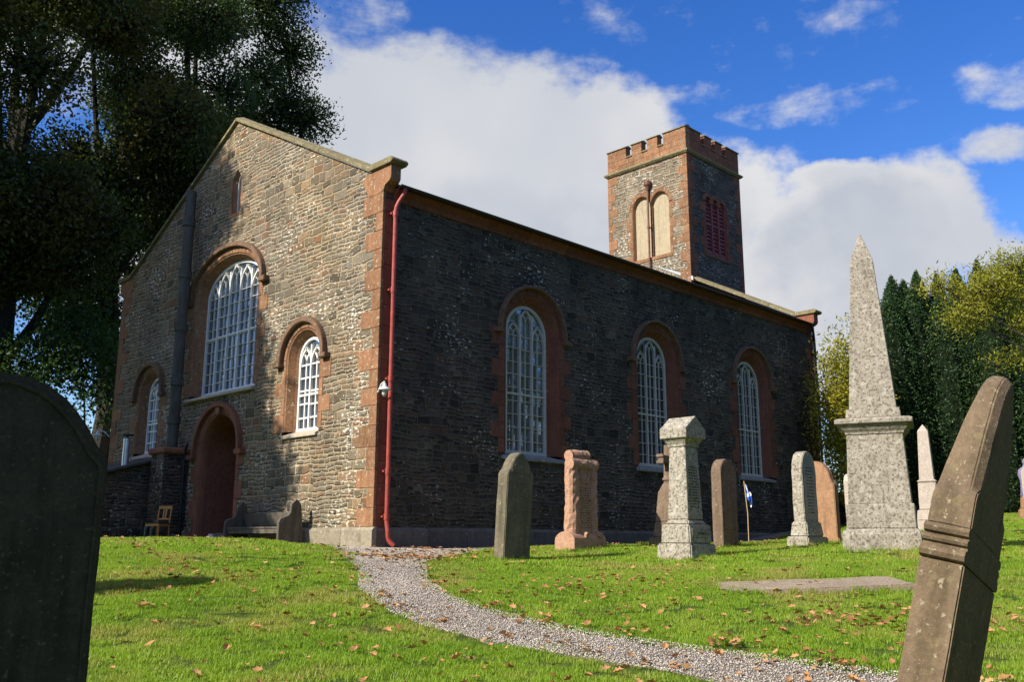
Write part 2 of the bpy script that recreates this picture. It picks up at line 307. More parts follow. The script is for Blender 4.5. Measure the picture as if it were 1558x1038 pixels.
def tag(o, label=None, cat=None, group=None, kind=None):
    for k, v in (('label', label), ('category', cat), ('group', group), ('kind', kind)):
        if v: o[k] = v
    return o
def empty(name, loc, label, cat, group=None, rz=0):
    o = bpy.data.objects.new(name, None); COL.objects.link(o); o.location = loc; o.rotation_euler = (0, 0, rz)
    o.empty_display_size = .2
    return tag(o, label, cat, group)
def weather(o, amp=.01, cuts=0, size=.3, level=0):
    """roughen a stone: subdivide and push by noise"""
    if cuts:
        bm = bmesh.new(); bm.from_mesh(o.data)
        for _ in range(cuts):
            es = [e for e in bm.edges if e.calc_length() > size]
            if not es: break
            bmesh.ops.subdivide_edges(bm, edges=es, cuts=1, use_grid_fill=True)
        bmesh.ops.triangulate(bm, faces=[f for f in bm.faces if len(f.verts) > 4])
        bm.to_mesh(o.data); bm.free()
    from mathutils import noise
    for v in o.data.vertices:
        c = v.co; n = noise.noise_vector(c * 3.1) * amp + noise.noise_vector(c * 11.0) * amp * .5
        v.co = c + n
    return o
# ------------------------------------------------------------------ terrain
CAMP = np.array([-11.2145, -14.931]); FH = np.array([.70944, .70477]); RH = np.array([.70477, -.70944])
def _cp():
    P=[]
    def a(s,t,z):
        q=CAMP+FH*t+RH*s;P.append((q[0],q[1],z))
    def u(px,t,z):a((px-779)/1424*t,t,z)
    for s in (-14,-6,0,6,14):
        a(s,-10,-.95);a(s,-3,-.9)
    for s in(-7,-3,0,3,7):a(s,2,-.89)
    for px in(-300,100,500,900,1300,1800):
        u(px,4.5,-.82);u(px,6,-.75)
    for px in(600,900,1200,1500,1800):u(px,9,-.5)
    for px in(-300,100,350):u(px,9,-.4)
    for px in(-300,100,350):u(px,12,-.04)
    for px in(-400,0,200,400):u(px,15,.15)
    u(540,12,-.27);u(600,12,-.28);u(800,12,-.3);u(1000,12,-.27);u(1250,11.5,-.2);u(1500,12,-.15);u(1800,12,-.1)
    u(540,15,-.06);u(620,15,-.08)
    P.extend([(-1,-4.81,-.15),(1.23,-4.21,.0),(.84,-6.65,-.17),(3.02,-4.57,.06),(3.89,-5.42,.02),(5.84,-4.55,.1),(4.39,-6.67,.05),(6.33,-5.77,.12),(2.87,-8.76,.04),(-1.4,-10,-.36),
     (0,-.4,-.02),(-1,-1.5,-.01),(5,-.5,-.01),(9,-.5,0),(18.5,-.5,.18),(13,-2,.15),(-.5,3,.03),(-1,6.4,.1),(-1,12,.15),(-1,18,.2),(5,20,.2),(18,20,.4),(9,8,.1),(-8,6,.18),(-12,12,.2),(-20,0,.1),(-20,14,.2)])
    u(1540,17,.12);u(1700,17,.15);u(1410,20,.3);u(1540,21,.45);u(1550,26,.78);u(1380,26,.7);u(1290,26,.5);u(1540,32,1.13);u(1350,33,1.05);u(1800,26,.9);u(1800,34,1.3);u(1250,30,.6);u(1400,50,1.5);u(1800,50,1.8)
    for c in((-60,-60),(0,-60),(60,-60),(-60,0),(60,0),(-60,60),(0,60),(60,60)):P.append((c[0],c[1],-.6+.9*(c[1]>=0)+.8*(c[0]>=60)))
    return np.array(P)
_P=_cp()
def _k(r):return r
def _fit():
    n=len(_P);D=np.hypot(_P[:,None,0]-_P[None,:,0],_P[:,None,1]-_P[None,:,1])
    K=np.sqrt(D*D+1.0);A=np.zeros((n+1,n+1));A[:n,:n]=K-np.eye(n)*.25;A[:n,n]=1;A[n,:n]=1
    return np.linalg.solve(A,np.append(_P[:,2],0))
_W=_fit()
def ground(x,y):
    x=np.asarray(x,float);y=np.asarray(y,float);r=np.full(x.shape,_W[-1])
    for p,w in zip(_P,_W[:-1]):r=r+w*np.sqrt((x-p[0])**2+(y-p[1])**2+1.0)
    r=r+.018*np.sin(x*1.3+.5*y)*np.sin(y*1.1-.4*x)
    return np.clip(r,-1.6,2.5)

def gz(x, y): return float(ground(x, y))
def inpoly(x, y, poly):
    x = np.asarray(x, float); y = np.asarray(y, float); ins = np.zeros(x.shape, bool); n = len(poly)
    for i in range(n):
        x1, y1 = poly[i]; x2, y2 = poly[(i + 1) % n]
        if y1 == y2: continue
        c = ((y1 > y) != (y2 > y)) & (x < (x2 - x1) * (y - y1) / (y2 - y1) + x1); ins ^= c
    return ins
PL = [(-1.15, 3.2), (-1.2, .3), (-1.75, -1.25), (-2.6, -2.6), (-4.01, -5.08), (-5.12, -6.6), (-5.71, -7.88), (-5.94, -8.7), (-6.01, -9.63), (-5.97, -10.32), (-5.9, -11.02), (-5.8, -12.2), (-5.5, -14), (-4.8, -17)]
PR = [(-.0, 3.2), (.0, 0), (.0, -.9), (.1, -2.85), (-2.3, -4.37), (-3.62, -5.95), (-4.59, -7.52), (-4.86, -8.47), (-4.99, -9.39), (-5.06, -10.15), (-5.0, -11.02), (-4.83, -12.19), (-4.3, -14), (-3.4, -17)]
STRIP = [(0, 0), (18.6, 0), (18.6, -1.0), (9, -.95), (3, -1.15), (1.2, -2.0), (.1, -2.9)]
PATHPOLY = PL + PR[::-1]
def resamp(P, n):
    P = np.array(P, float); d = np.r_[0, np.cumsum(np.hypot(*np.diff(P, axis=0).T))]; t = np.linspace(0, d[-1], n)
    # smooth interpolation
    q = np.c_[np.interp(t, d, P[:, 0]), np.interp(t, d, P[:, 1])]
    for _ in range(6): q[1:-1] = .5 * q[1:-1] + .25 * (q[:-2] + q[2:])
    return q
def grid_mesh(name, X, Y, Z, mat, uv=True):
    ny, nx = X.shape; v = np.c_[X.ravel(), Y.ravel(), Z.ravel()]
    i = np.arange(nx * ny).reshape(ny, nx); q = np.stack([i[:-1, :-1], i[:-1, 1:], i[1:, 1:], i[1:, :-1]], -1).reshape(-1, 4)
    return fast_mesh(name, v, q, mat, True)
def fast_mesh(name, v, q, mat, smooth=False, parent=None):
    me = bpy.data.meshes.new(name); k = q.shape[1]
    me.vertices.add(len(v)); me.vertices.foreach_set('co', np.ascontiguousarray(v, np.float32).ravel())
    me.loops.add(q.size); me.loops.foreach_set('vertex_index', np.ascontiguousarray(q, np.int32).ravel())
    me.polygons.add(len(q)); me.polygons.foreach_set('loop_start', np.arange(0, q.size, k, dtype=np.int32))
    me.update(calc_edges=True); me.validate()
    if smooth: me.polygons.foreach_set('use_smooth', np.ones(len(q), bool))
    me.materials.append(mat)
    o = bpy.data.objects.new(name, me); COL.objects.link(o)
    if parent: o.parent = parent
    return o
def soil_mat():
    m, t = newmat('lawn_soil'); co = t.n('ShaderNodeNewGeometry').outputs['Position']
    c = t.mix(t.mr(t.noise(co, .8, 5.0), .4, .65), (.05, .095, .012), (.085, .12, .02))
    c = t.mix(t.mr(t.noise(co, 30, 4.0), .45, .7), c, (.035, .04, .012))
    finish(t, c, .95, t.noise(co, 40, 4.0), .6, .03, .1); return m
def gravel_mat():
    m, t = newmat('gravel_bed'); co = t.n('ShaderNodeNewGeometry').outputs['Position']
    v = t.n('ShaderNodeTexVoronoi', {'Vector': co, 'Scale': 75.0}); e = t.n('ShaderNodeTexVoronoi', {'Vector': co, 'Scale': 75.0}, feature='DISTANCE_TO_EDGE')
    r = t.n('ShaderNodeSeparateColor', {0: v.outputs['Color']}).outputs[0]
    c = t.ramp(r, [(0, (.28, .24, .19)), (.4, (.46, .40, .33)), (.75, (.58, .51, .43)), (1, (.70, .64, .56))])
    c = t.mix(t.mr(e.outputs['Distance'], .02, .12), (.07, .055, .04), c)
    c = t.mix(t.mr(t.noise(co, 2.0, 5.0), .52, .68, 0, .6), c, (.14, .12, .05))
    finish(t, c, .9, t.mr(v.outputs['Distance'], .0, .7, 1, 0), .9, .03, .2); return m
gx = np.unique(np.concatenate([-np.geomspace(17, 400, 22)[::-1], np.arange(-16.8, 27, .22), np.geomspace(27.2, 400, 22)]))
gy = np.unique(np.concatenate([-np.geomspace(20, 400, 22)[::-1], np.arange(-19.8, 16, .22), np.geomspace(16.2, 400, 22)]))
GX, GY = np.meshgrid(gx, gy)
GZ = ground(GX, GY)
tag(grid_mesh('ground', GX, GY, GZ, soil_mat()), kind='structure')
NP_ = 150; a = resamp(PL, NP_); b = resamp(PR, NP_)
a[:, 0] += .05 * np.sin(np.arange(NP_) * .9) + .03 * RNG.normal(size=NP_); b[:, 0] += .05 * np.sin(np.arange(NP_) * .7 + 1) + .03 * RNG.normal(size=NP_)
tt = np.linspace(0, 1, 14)[None, :, None]; PP = a[:, None, :] * (1 - tt) + b[:, None, :] * tt
PX, PY = PP[..., 0], PP[..., 1]
edge_ = np.clip(np.minimum(np.arange(14), 13 - np.arange(14)) / 1.6, 0, 1)[None, :]
pth = grid_mesh('path', PX, PY, ground(PX, PY) - .04 + .062 * edge_, gravel_mat()); tag(pth, kind='structure')
sx = np.linspace(-.3, 19.0, 90); sa = np.c_[sx, np.full(90, .0)]; sb = np.c_[sx, np.interp(sx, [-.3, 1.2, 3, 9, 19], [-3.0, -2.0, -1.15, -.95, -1.0]) + .04 * RNG.normal(size=90)]
PP = sa[:, None, :] * (1 - tt) + sb[:, None, :] * tt
tag(grid_mesh('path', PP[..., 0], PP[..., 1], ground(PP[..., 0], PP[..., 1]) + .030, M_gr := bpy.data.materials['gravel_bed']), kind='structure')
# ------------------------------------------------------------------ church
CH = empty('church', (0, 0, 0), 'rubble stone church with red sandstone dressings, tall arched windows and a square battlemented tower', 'church')
CY = 6.42; CW = 2 * CY; CL = 18.55; EZ = 7.3; SL = .526; AP = EZ + .32 + SL * CY   # wall plane apex
def Pside(a, d, z): return (a, d, z)
def Pgab(a, d, z): return (d, a, z)
TX0, TX1, TY0, TY1, TZS, TZT = 18.08, 21.96, 4.52, 8.46, 15.2, 16.42
def Ptw(a, d, z): return (TX0 + d, a, z)
def Pts(a, d, z): return (a, TY0 + d, z)
def outline(c, hw, zb, sp, rise, n=22):
    pts = [(c - hw, zb)]
    for i in range(n + 1):
        th = math.pi * (1 - i / n); pts.append((c + hw * math.cos(th), sp + rise * math.sin(th)))
    return pts + [(c + hw, zb)]
def wall(name, P, outer, holes, mat, parent, th=.0):
    loops = [[Vector((x, z, 0)) for x, z in L] for L in [outer] + holes]
    flat = [p for L in loops for p in L]; tr = tessellate_polygon(loops)
    mb = MB(); mb.add([P(p.x, 0, p.y) for p in flat], [tuple(t) for t in tr]); return mb.build(name, mat, parent)
def blocks_arch(mb, P, c, hw, sp, rise, w, n, d0=-.014, d1=.05, gap=.006):
    for i in range(n):
        t0 = math.pi * (1 - i / n) - gap / hw; t1 = math.pi * (1 - (i + 1) / n) + gap / hw
        for_in = lambda e, t: (c + (hw + e) * math.cos(t), sp + (rise + e) * math.sin(t))
        ts = [t0 + (t1 - t0) * k / 3 for k in range(4)]
        prof = [for_in(0, t) for t in ts] + [for_in(w, t) for t in ts[::-1]]
        mb.prism([P(x, d0, z) for x, z in prof], [P(x, d1, z) for x, z in prof])
def jambs(mb, P, c, hw, zb, sp, short, long_, bh=.36, d0=-.014, d1=.05, ph=0, n_side=(-1, 1)):
    for sg in n_side:
        k = ph + (sg > 0); z = zb; rr = random.Random(int(c * 100) + sg)
        while z < sp - .05:
            h = min(bh * rr.uniform(.85, 1.15), sp - z)
            if sp - z - h < .12: h = sp - z
            w_ = (long_ if k % 2 else short) * rr.uniform(.93, 1.07)
            a0, a1 = sorted((c + sg * hw, c + sg * (hw + w_)))
            mb.box(a0, a1, d0, d1, z + .004, z + h - .004, lambda x, y, zz: P(x, y, zz)); z += h; k += 1
def sweep2d(mb, P, pts, w, d0, d1):
    """rectangular bar of width w along a 2D polyline in the wall plane, from depth d0 to d1"""
    n = len(pts); L = []
    for i, p in enumerate(pts):
        a_ = pts[max(i - 1, 0)]; b_ = pts[min(i + 1, n - 1)]; dx, dz = b_[0] - a_[0], b_[1] - a_[1]; l = math.hypot(dx, dz) or 1
        nx, nz = -dz / l * w / 2, dx / l * w / 2
        L.append([P(p[0] + nx, d0, p[1] + nz), P(p[0] - nx, d0, p[1] - nz), P(p[0] - nx, d1, p[1] - nz), P(p[0] + nx, d1, p[1] + nz)])
    mb.loft(L, True, True)
def inside(c, hw, zb, sp, rise, x, z):
    if abs(x - c) > hw or z < zb: return False
    return z <= sp or ((x - c) / hw) ** 2 + ((z - sp) / rise) ** 2 <= 1
def arched_window(P, c, hf, hi, zb, sp, rise_f, rise_i, lights, rows, depth=.22, mats=('red', 'white', 'glass1', 'sill', 'hood'), hood=(.13, .25), longs=(.16, .36), bar=.018, mul=.05, frame=.07,
                  transom=None, sill_w=.10, stop=(.12, .10), bh=.36, nv=9, sill_out=.08, jamb_lo=None, wide=0.0):
    red, white, glass, sill, hoodm = [M[k] for k in mats]
    # frame and glazing bars: the window itself
    mb = MB(); F0, F1 = depth - .01, depth + .07
    o1 = outline(c, hi - frame / 2, zb + frame / 2, sp, rise_i - frame / 2); sweep2d(mb, P, o1, frame, F0, F1)
    mb.box(c - hi, c + hi, F0 - .01, F1, zb, zb + frame, P)
    ins = lambda x, z: inside(c, hi - frame * .4, zb, sp, rise_i - frame * .4, x, z)
    W2 = 2 * (hi - frame); x0 = c - hi + frame; lw = W2 / lights
    top = lambda x: sp + (rise_i - frame) * math.sqrt(max(0, 1 - ((x - c) / (hi - frame)) ** 2))
    def clipped(pts, w_, da, db):
        run = []
        for q in pts + [None]:
            if q is not None and ins(*q): run.append(q)
            else:
                if len(run) > 1: sweep2d(mb, P, run, w_, da, db)
                run = []
    for i in range(1, lights):
        x = x0 + lw * i; sweep2d(mb, P, [(x, zb + .02), (x, top(x) - lw * .25)], mul, F0 - .012, F1 - .006)
    hz = {}
    for i in range(lights):
        xc = x0 + lw * (i + .5); e0, e1 = x0 + lw * i, x0 + lw * (i + 1)
        base = min(top(e0 + .02), top(e1 - .02), top(xc)) - lw * .95
        base = max(base, sp - .15) if rise_i > .3 else sp - .2
        if lights == 3 and i == 1: base = top(xc) - lw * 1.0
        for sg, ex in ((1, e0), (-1, e1)):
            arc = []
            for k in range(13):
                th = k / 12 * math.pi / 2 * .72
                arc.append((ex + sg * lw * 1.02 * (1 - math.cos(th)), base + lw * 1.02 * math.sin(th) * 1.05))
            clipped(arc, mul * .8, F0 - .008, F1 - .01)
        # thin bar up the middle of each light with a small fork at its head
        sweep2d(mb, P, [(xc, zb + .02), (xc, min(base + lw * .2, top(xc)))], bar, F0 + .012, F1 - .02)
        for sg in (-1, 1):
            clipped([(xc + sg * lw * .24 * (1 - math.cos(t_ * 1.3)) * 1.4, base + lw * .15 + lw * .5 * math.sin(t_ * 1.3)) for t_ in [k / 8 for k in range(9)]], bar, F0 + .012, F1 - .021)
    for r_ in range(1, rows):
        z = zb + (sp + rise_i * .35 - zb) * r_ / rows
        for i in range(lights):
            a0, a1 = x0 + lw * i + .01, x0 + lw * (i + 1) - .01
            dz = random.Random(r_ * 7 + i).uniform(-.012, .012)
            clipped([(a0 + (a1 - a0) * k / 4, z + dz) for k in range(5)], bar, F0 + .01, F1 - .022)
    if transom: clipped([(x0 + W2 * k / 8, transom) for k in range(9)], mul * .9, F0 - .004, F1 - .003)
    win = mb.build('window', white, CH)
    g = MB(); oo = outline(c, hi - .01, zb + .01, sp, rise_i - .01); g.add([P(x, depth + .045, z) for x, z in oo], [tuple(range(len(oo)))]); g.build('pane', glass, win)
    # splayed stone surround
    s = MB(); prof = [(0, -.014), (-.012, .0), (-.028, .012), (-.05, .012), (-.06, .03), (-.06 - (hf - hi - .06) * .5, .03 + (depth - .03) * .55), (-.075 - (hf - hi - .06) * .5, .06 + (depth - .03) * .55), (-(hf - hi), depth)]
    L = []
    for off, d in prof: L.append([P(x, d, z) for x, z in outline(c, hf + off, zb - .0, sp, rise_f + off * (rise_f - rise_i) / (hf - hi))])
    s.loft(L, False); L2 = L
    s.build('window_reveal', red, win)
    s = MB(); jambs(s, P, c, hf, zb - .02 if jamb_lo is None else jamb_lo, sp, longs[0] + wide, longs[1] + wide, bh); blocks_arch(s, P, c, hf, sp, rise_f, hood[0] + .03, nv)
    s.build('window_surround', red, win, bevel=.006)
    # hood mould with label stops
    h = MB(); o_, i_ = hood[1], hood[0]; mid = (o_ + i_) / 2; hp = outline(c, hf + mid, sp - .05, sp, rise_f + mid, 28)
    hp = [(c - hf - mid - stop[0], sp - stop[1] / 2)] * 0 + hp
    sweep2d(h, P, hp, o_ - i_, -.125, .03)
    for sg in (-1, 1):
        a0, a1 = sorted((c + sg * (hf + i_ - .02), c + sg * (hf + o_ + stop[0]))); h.box(a0, a1, -.15, .03, sp - .05 - stop[1], sp - .045, P)
    h.build('hood_mould', hoodm, win, bevel=.012, seg=2)
    q = MB(); w1 = hf + sill_w
    q.prism([P(c - w1, -sill_out, zb - .17), P(c - w1, -sill_out, zb - .10), P(c - w1, depth + .02, zb + .01), P(c - w1, depth + .02, zb - .17)],
            [P(c + w1, -sill_out, zb - .17), P(c + w1, -sill_out, zb - .10), P(c + w1, depth + .02, zb + .01), P(c + w1, depth + .02, zb - .17)])
    q.build('sill', sill, win, bevel=.01)
    return outline(c, hf + .04, zb - .12, sp, rise_f + .04)
side_holes = []
for i, c in enumerate((4.5, 9.43, 14.4)):
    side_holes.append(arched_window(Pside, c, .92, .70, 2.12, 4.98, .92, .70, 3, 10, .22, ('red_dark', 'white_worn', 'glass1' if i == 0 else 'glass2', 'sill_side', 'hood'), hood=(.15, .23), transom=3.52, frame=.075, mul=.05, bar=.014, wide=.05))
gab_holes = []
gab_holes.append(arched_window(Pgab, 6.45, 1.62, 1.42, 3.82, 6.42, .92, .78, 5, 10, .25, ('red', 'white', 'glass3', 'sill', 'hood'), hood=(.15, .27), transom=5.30, frame=.06, mul=.05, bar=.013, longs=(.18, .40), nv=15, sill_w=.1, sill_out=.12, stop=(.16, .12)))
gab_holes.append(arched_window(Pgab, 2.74, .68, .48, 2.53, 4.16, .66, .48, 2, 6, .22, ('red', 'white', 'glass3', 'sill', 'hood'), hood=(.12, .24), transom=3.34, frame=.06, mul=.05, bar=.035, longs=(.14, .42), nv=7, sill_w=.0, sill_out=.06, bh=.38))
gab_holes.append(arched_window(Pgab, 10.45, .68, .48, 2.53, 4.16, .66, .48, 2, 6, .22, ('red', 'white', 'glass3', 'sill', 'hood'), hood=(.12, .24), transom=3.34, frame=.06, mul=.05, bar=.03, longs=(.14, .42), nv=7, sill_w=.0, sill_out=.06, bh=.38))
# entrance
DC, DH, DZ, DS = 6.35, .93, .22, 2.32
door_parent = None
mb = MB(); o_ = outline(DC, DH - .1, DZ, DS, DH - .1); mb.add([Pgab(x, .92, z) for x, z in o_], [tuple(range(len(o_)))])
for zz in (.55, 1.25, 1.95): mb.box(DC - .6, DC - .08, .895, .93, zz - .22, zz + .3, Pgab); mb.box(DC + .08, DC + .6, .895, .93, zz - .22, zz + .3, Pgab)
DOOR = mb.build('door', M['door'], CH)
mb = MB(); mb.tube([(.87, DC - .1, 1.2), (.84, DC - .1, 1.2), (.84, DC - .1, 1.3)], .014, 6); mb.build('handle', M['iron'], DOOR)
s = MB(); L = []
for off, d in [(0, -.014), (-.012, .0), (-.03, .015), (-.05, .015), (-.06, .05), (-.07, .06), (-.09, .16), (-.10, .95)]: L.append([Pgab(x, d, z) for x, z in outline(DC, DH + off, DZ - .1, DS, DH + off)])
s.loft(L, False); s.build('door_reveal', M['red_deep'], DOOR)
s = MB(); jambs(s, Pgab, DC, DH, DZ - .2, DS, .16, .36, .4); blocks_arch(s, Pgab, DC, DH, DS, DH, .16, 9); s.build('door_surround', M['red_deep'], DOOR, bevel=.006)
h = MB(); sweep2d(h, Pgab, outline(DC, DH + .2, DS - .05, DS, DH + .2, 28), .12, -.125, .03)
for sg in (-1, 1):
    a0, a1 = sorted((DC + sg * (DH + .12), DC + sg * (DH + .42))); h.box(a0, a1, -.16, .03, DS - .17, DS - .045, Pgab)
h.box(DC - .1, DC + .1, -.10, .03, DS + DH - .06, DS + DH + .13, Pgab)
h.build('hood_mould', M['red_deep'], DOOR, bevel=.012, seg=2)
gab_holes.append(outline(DC, DH + .04, DZ - .0, DS, DH + .04))
mb = MB(); mb.box(-.95, .0, 5.2, 7.35, -.2, .15); mb.box(-.5, .95, 5.36, 7.3, -.2, .215); mb.build('door_step', M['plinth_dark'], DOOR, bevel=.015)
# gable slit window
SC, SZ0, SZ1 = 6.27, 8.42, 9.42
mb = MB(); mb.box(SC - .12, SC - .09, .10, .15, SZ0, SZ1 - .05, Pgab); mb.box(SC + .09, SC + .12, .10, .15, SZ0, SZ1 - .05, Pgab); mb.box(SC - .12, SC + .12, .10, .15, SZ0, SZ0 + .04, Pgab)
sweep2d(mb, Pgab, [(SC - .105, SZ1 - .1), (SC - .07, SZ1 + .02), (SC, SZ1 + .1), (SC + .07, SZ1 + .02), (SC + .105, SZ1 - .1)], .03, .10, .15)
slit = mb.build('slit_window', M['white'], CH)
mb = MB(); pg = [(SC - .17, SZ0), (SC - .17, SZ1 - .05), (SC, SZ1 + .16), (SC + .17, SZ1 - .05), (SC + .17, SZ0)]; mb.add([Pgab(x, .14, z) for x, z in pg], [tuple(range(5))]); mb.build('pane', M['glass2'], slit)
mb = MB(); gp = lambda o: [(SC - .17 - o, SZ0 - .0), (SC - .17 - o, SZ1 - .05), (SC, SZ1 + .16 + o), (SC + .17 + o, SZ1 - .05), (SC + .17 + o, SZ0 - .0)]
mb.loft([[Pgab(x, -.012, z) for x, z in gp(.05)], [Pgab(x, .14, z) for x, z in gp(-.04)]], False)
jambs(mb, Pgab, SC, .2, SZ0, SZ1 - .05, .06, .14, .3, d0=-.004)
mb.box(SC - .22, SC + .22, -.006, .14, SZ0 - .10, SZ0, Pgab); mb.build('window_surround', M['red'], slit)
gab_holes.append([(SC - .21, SZ0 - .1), (SC - .21, SZ1 - .05), (SC, SZ1 + .2), (SC + .21, SZ1 - .05), (SC + .21, SZ0 - .1)])
# walls
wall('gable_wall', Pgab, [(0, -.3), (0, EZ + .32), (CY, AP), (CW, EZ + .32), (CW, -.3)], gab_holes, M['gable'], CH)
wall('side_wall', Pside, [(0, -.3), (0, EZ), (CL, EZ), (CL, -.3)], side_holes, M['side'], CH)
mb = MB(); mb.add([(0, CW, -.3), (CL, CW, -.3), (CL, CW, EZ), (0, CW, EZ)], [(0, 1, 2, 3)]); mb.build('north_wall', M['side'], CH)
mb = MB(); mb.add([(CL, 0, -.3), (CL, CW, -.3), (CL, CW, EZ + .32), (CL, CY, AP), (CL, 0, EZ + .32)], [(0, 1, 2, 3, 4)]); mb.build('far_gable_wall', M['side'], CH)
# plinth
mb = MB(); rr = random.Random(3); y = -.07; pl_ = None
while y < CW:
    l = min(rr.uniform(.9, 1.5), CW + .07 - y)
    if y > 6 and pl_ is None: pl_ = mb.build('plinth', M['plinth'], CH, bevel=.006); mb = MB()
    if not (y < 7.4 and y + l > 5.3):
        mb.prism([(-.07, y + .004, -.4), (-.07, y + .004, .36), (-.01, y + .004, .42), (.05, y + .004, .42), (.05, y + .004, -.4)], [(-.07, y + l - .004, -.4), (-.07, y + l - .004, .36), (-.01, y + l - .004, .42), (.05, y + l - .004, .42), (.05, y + l - .004, -.4)])
    y += l
mb.build('plinth', M['plinth'], CH, bevel=.006)
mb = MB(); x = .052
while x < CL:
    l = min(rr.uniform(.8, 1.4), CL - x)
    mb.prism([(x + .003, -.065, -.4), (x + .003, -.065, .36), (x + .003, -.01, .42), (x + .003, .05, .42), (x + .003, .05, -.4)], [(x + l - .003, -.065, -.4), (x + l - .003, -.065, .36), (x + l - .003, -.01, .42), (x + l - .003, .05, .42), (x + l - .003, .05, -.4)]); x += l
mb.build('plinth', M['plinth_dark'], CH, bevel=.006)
# corner quoins: long and short work; each block wraps the corner
def quoins(name, x, y, sx, sy, z0, z1, mat_a, parent, la=(.62, .34), bh=.40, lb=(.34, .62), seed=1):
    mb = MB(); z = z0; k = 0; rr = random.Random(seed)
    while z < z1 - .05:
        h = min(bh * rr.uniform(.85, 1.15), z1 - z)
        if z1 - z - h < .15: h = z1 - z
        ax = (lb, la)[0][k % 2] * rr.uniform(.9, 1.1); ay = la[k % 2] * rr.uniform(.9, 1.1)
        xs = sorted((x - sx * .014, x + sx * ax)); ys = sorted((y - sy * .014, y + sy * ay))
        mb.box(xs[0], xs[1], ys[0], ys[1], z + .004, z + h - .004); z += h; k += 1
    return mb.build(name, mat_a, parent, bevel=.008)
# the west faces of the corner stones are lit red, the south faces a copy darkened for shade: build them as a west leaf and a south leaf
def leafq(P, sg, c, z0, z1, lens, mat, seed, d1=.06, bh=.40):
    mb = MB(); rr = random.Random(seed); z = z0; k = seed % 2
    while z < z1 - .05:
        h = min(bh * rr.uniform(.85, 1.15), z1 - z)
        if z1 - z - h < .15: h = z1 - z
        l = lens[k % 2] * rr.uniform(.85, 1.15); a0, a1 = sorted((c, c + sg * l)); mb.box(a0, a1, -.014, d1, z + .004, z + h - .004, P); z += h; k += 1
    return mb.build('quoins', mat, CH, bevel=.006)
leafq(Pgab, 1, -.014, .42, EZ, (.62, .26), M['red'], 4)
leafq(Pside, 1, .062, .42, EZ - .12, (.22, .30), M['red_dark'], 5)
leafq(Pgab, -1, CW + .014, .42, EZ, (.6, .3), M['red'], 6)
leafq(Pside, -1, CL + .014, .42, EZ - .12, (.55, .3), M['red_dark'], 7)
# eaves cornice, gutter, kneelers, copings, roof
mb = MB(); x = .26
while x < CL - .3:
    l = min(1.35, CL - .3 - x)
    pr = [(.05, EZ - .13), (-.03, EZ - .13), (-.05, EZ - .09), (-.05, EZ - .03), (-.16, EZ + .06), (-.19, EZ + .08), (-.19, EZ + .13), (.05, EZ + .13)]
    mb.prism([(x + .003, a_, z_) for a_, z_ in pr], [(x + l - .003, a_, z_) for a_, z_ in pr]); x += l
mb.build('eaves_cornice', M['red_dark'], CH)
mb = MB(); pr = [(-.19 - .065 + .065 * math.cos(t_), EZ + .145 + .06 * math.sin(t_)) for t_ in [math.pi + math.pi * k / 8 for k in range(9)]]
pr = pr + [(a_ * 1.0 + (.01 if a_ < -.255 else -.01), z_ + .012) for a_, z_ in pr[::-1]]
mb.prism([(.22, a_, z_) for a_, z_ in pr], [(CL - .28, a_, z_) for a_, z_ in pr]); mb.build('gutter', M['gutter'], CH)
def kneeler(x0, x1, mat_k, s, yb):
    Y = lambda y: yb + s * y
    mb = MB(); pr = [(.5, EZ + .0), (.06, EZ + .0), (-.02, EZ + .06), (-.05, EZ + .14), (-.10, EZ + .16), (-.20, EZ + .20), (-.25, EZ + .27), (-.25, EZ + .56), (.42, EZ + .56), (.75, EZ + .45)]
    mb.prism([(x0, Y(a_), z_) for a_, z_ in pr], [(x1, Y(a_), z_) for a_, z_ in pr]); k = mb.build('kneeler', mat_k, CH, bevel=.006)
    mb = MB(); pr = [(.44, EZ + .56), (-.31, EZ + .56), (-.37, EZ + .60), (-.37, EZ + .64), (-.31, EZ + .70), (.40, EZ + .70)]
    mb.prism([(x0 - .07, Y(a_), z_) for a_, z_ in pr], [(x1 + .10, Y(a_), z_) for a_, z_ in pr]); mb.build('kneeler_cap', M['coping'], k, bevel=.01)
for x0, x1 in ((-.014, .25), (CL - .27, CL + .02)):
    for s_, yb in ((1, 0), (-1, CW)): kneeler(x0, x1, M['red'] if x0 < 1 else M['red_dark'], s_, yb)
def zc(y): return EZ + .32 + SL * min(y, CW - y)
for x0, x1 in ((-.09, .34), (CL - .36, CL + .08)):
  for s_, yb in ((1, 0), (-1, CW)):
        mb = MB(); y = .41; rr = random.Random(5)
        while y < CY - .01:
            l = min(rr.uniform(.8, 1.1), CY - y)
            if CY - y - l < .3: l = CY - y
            Y = lambda q: yb + s_ * q
            z0, z1 = EZ + .32 + SL * y, EZ + .32 + SL * (y + l); g_ = .004
            sec = lambda yy, zz: [(x0, Y(yy), zz + .01), (x0 - .0, Y(yy), zz + .10), ((x0 + x1) / 2, Y(yy), zz + .19), (x1, Y(yy), zz + .14), (x1, Y(yy), zz + .01)]
            mb.prism(sec(y + g_, z0), sec(y + l - g_, z1)); y += l
        mb.build('gable_coping', M['coping'], CH, bevel=.012)
mb = MB()
for s_, yb in ((1, 0), (-1, CW)):
    ys = [-.20, CY]; RS = .495; Y = lambda q: yb + s_ * q
    q0, q1 = (Y(ys[0]), EZ + .165), (Y(ys[1]), EZ + .165 + RS * (CY + .2))
    mb.prism([(.30, q0[0], q0[1] - .05), (.30, q0[0], q0[1]), (.30, q1[0], q1[1]), (.30, q1[0], q1[1] - .05)], [(CL - .30, q0[0], q0[1] - .05), (CL - .30, q0[0], q0[1]), (CL - .30, q1[0], q1[1]), (CL - .30, q1[0], q1[1] - .05)])
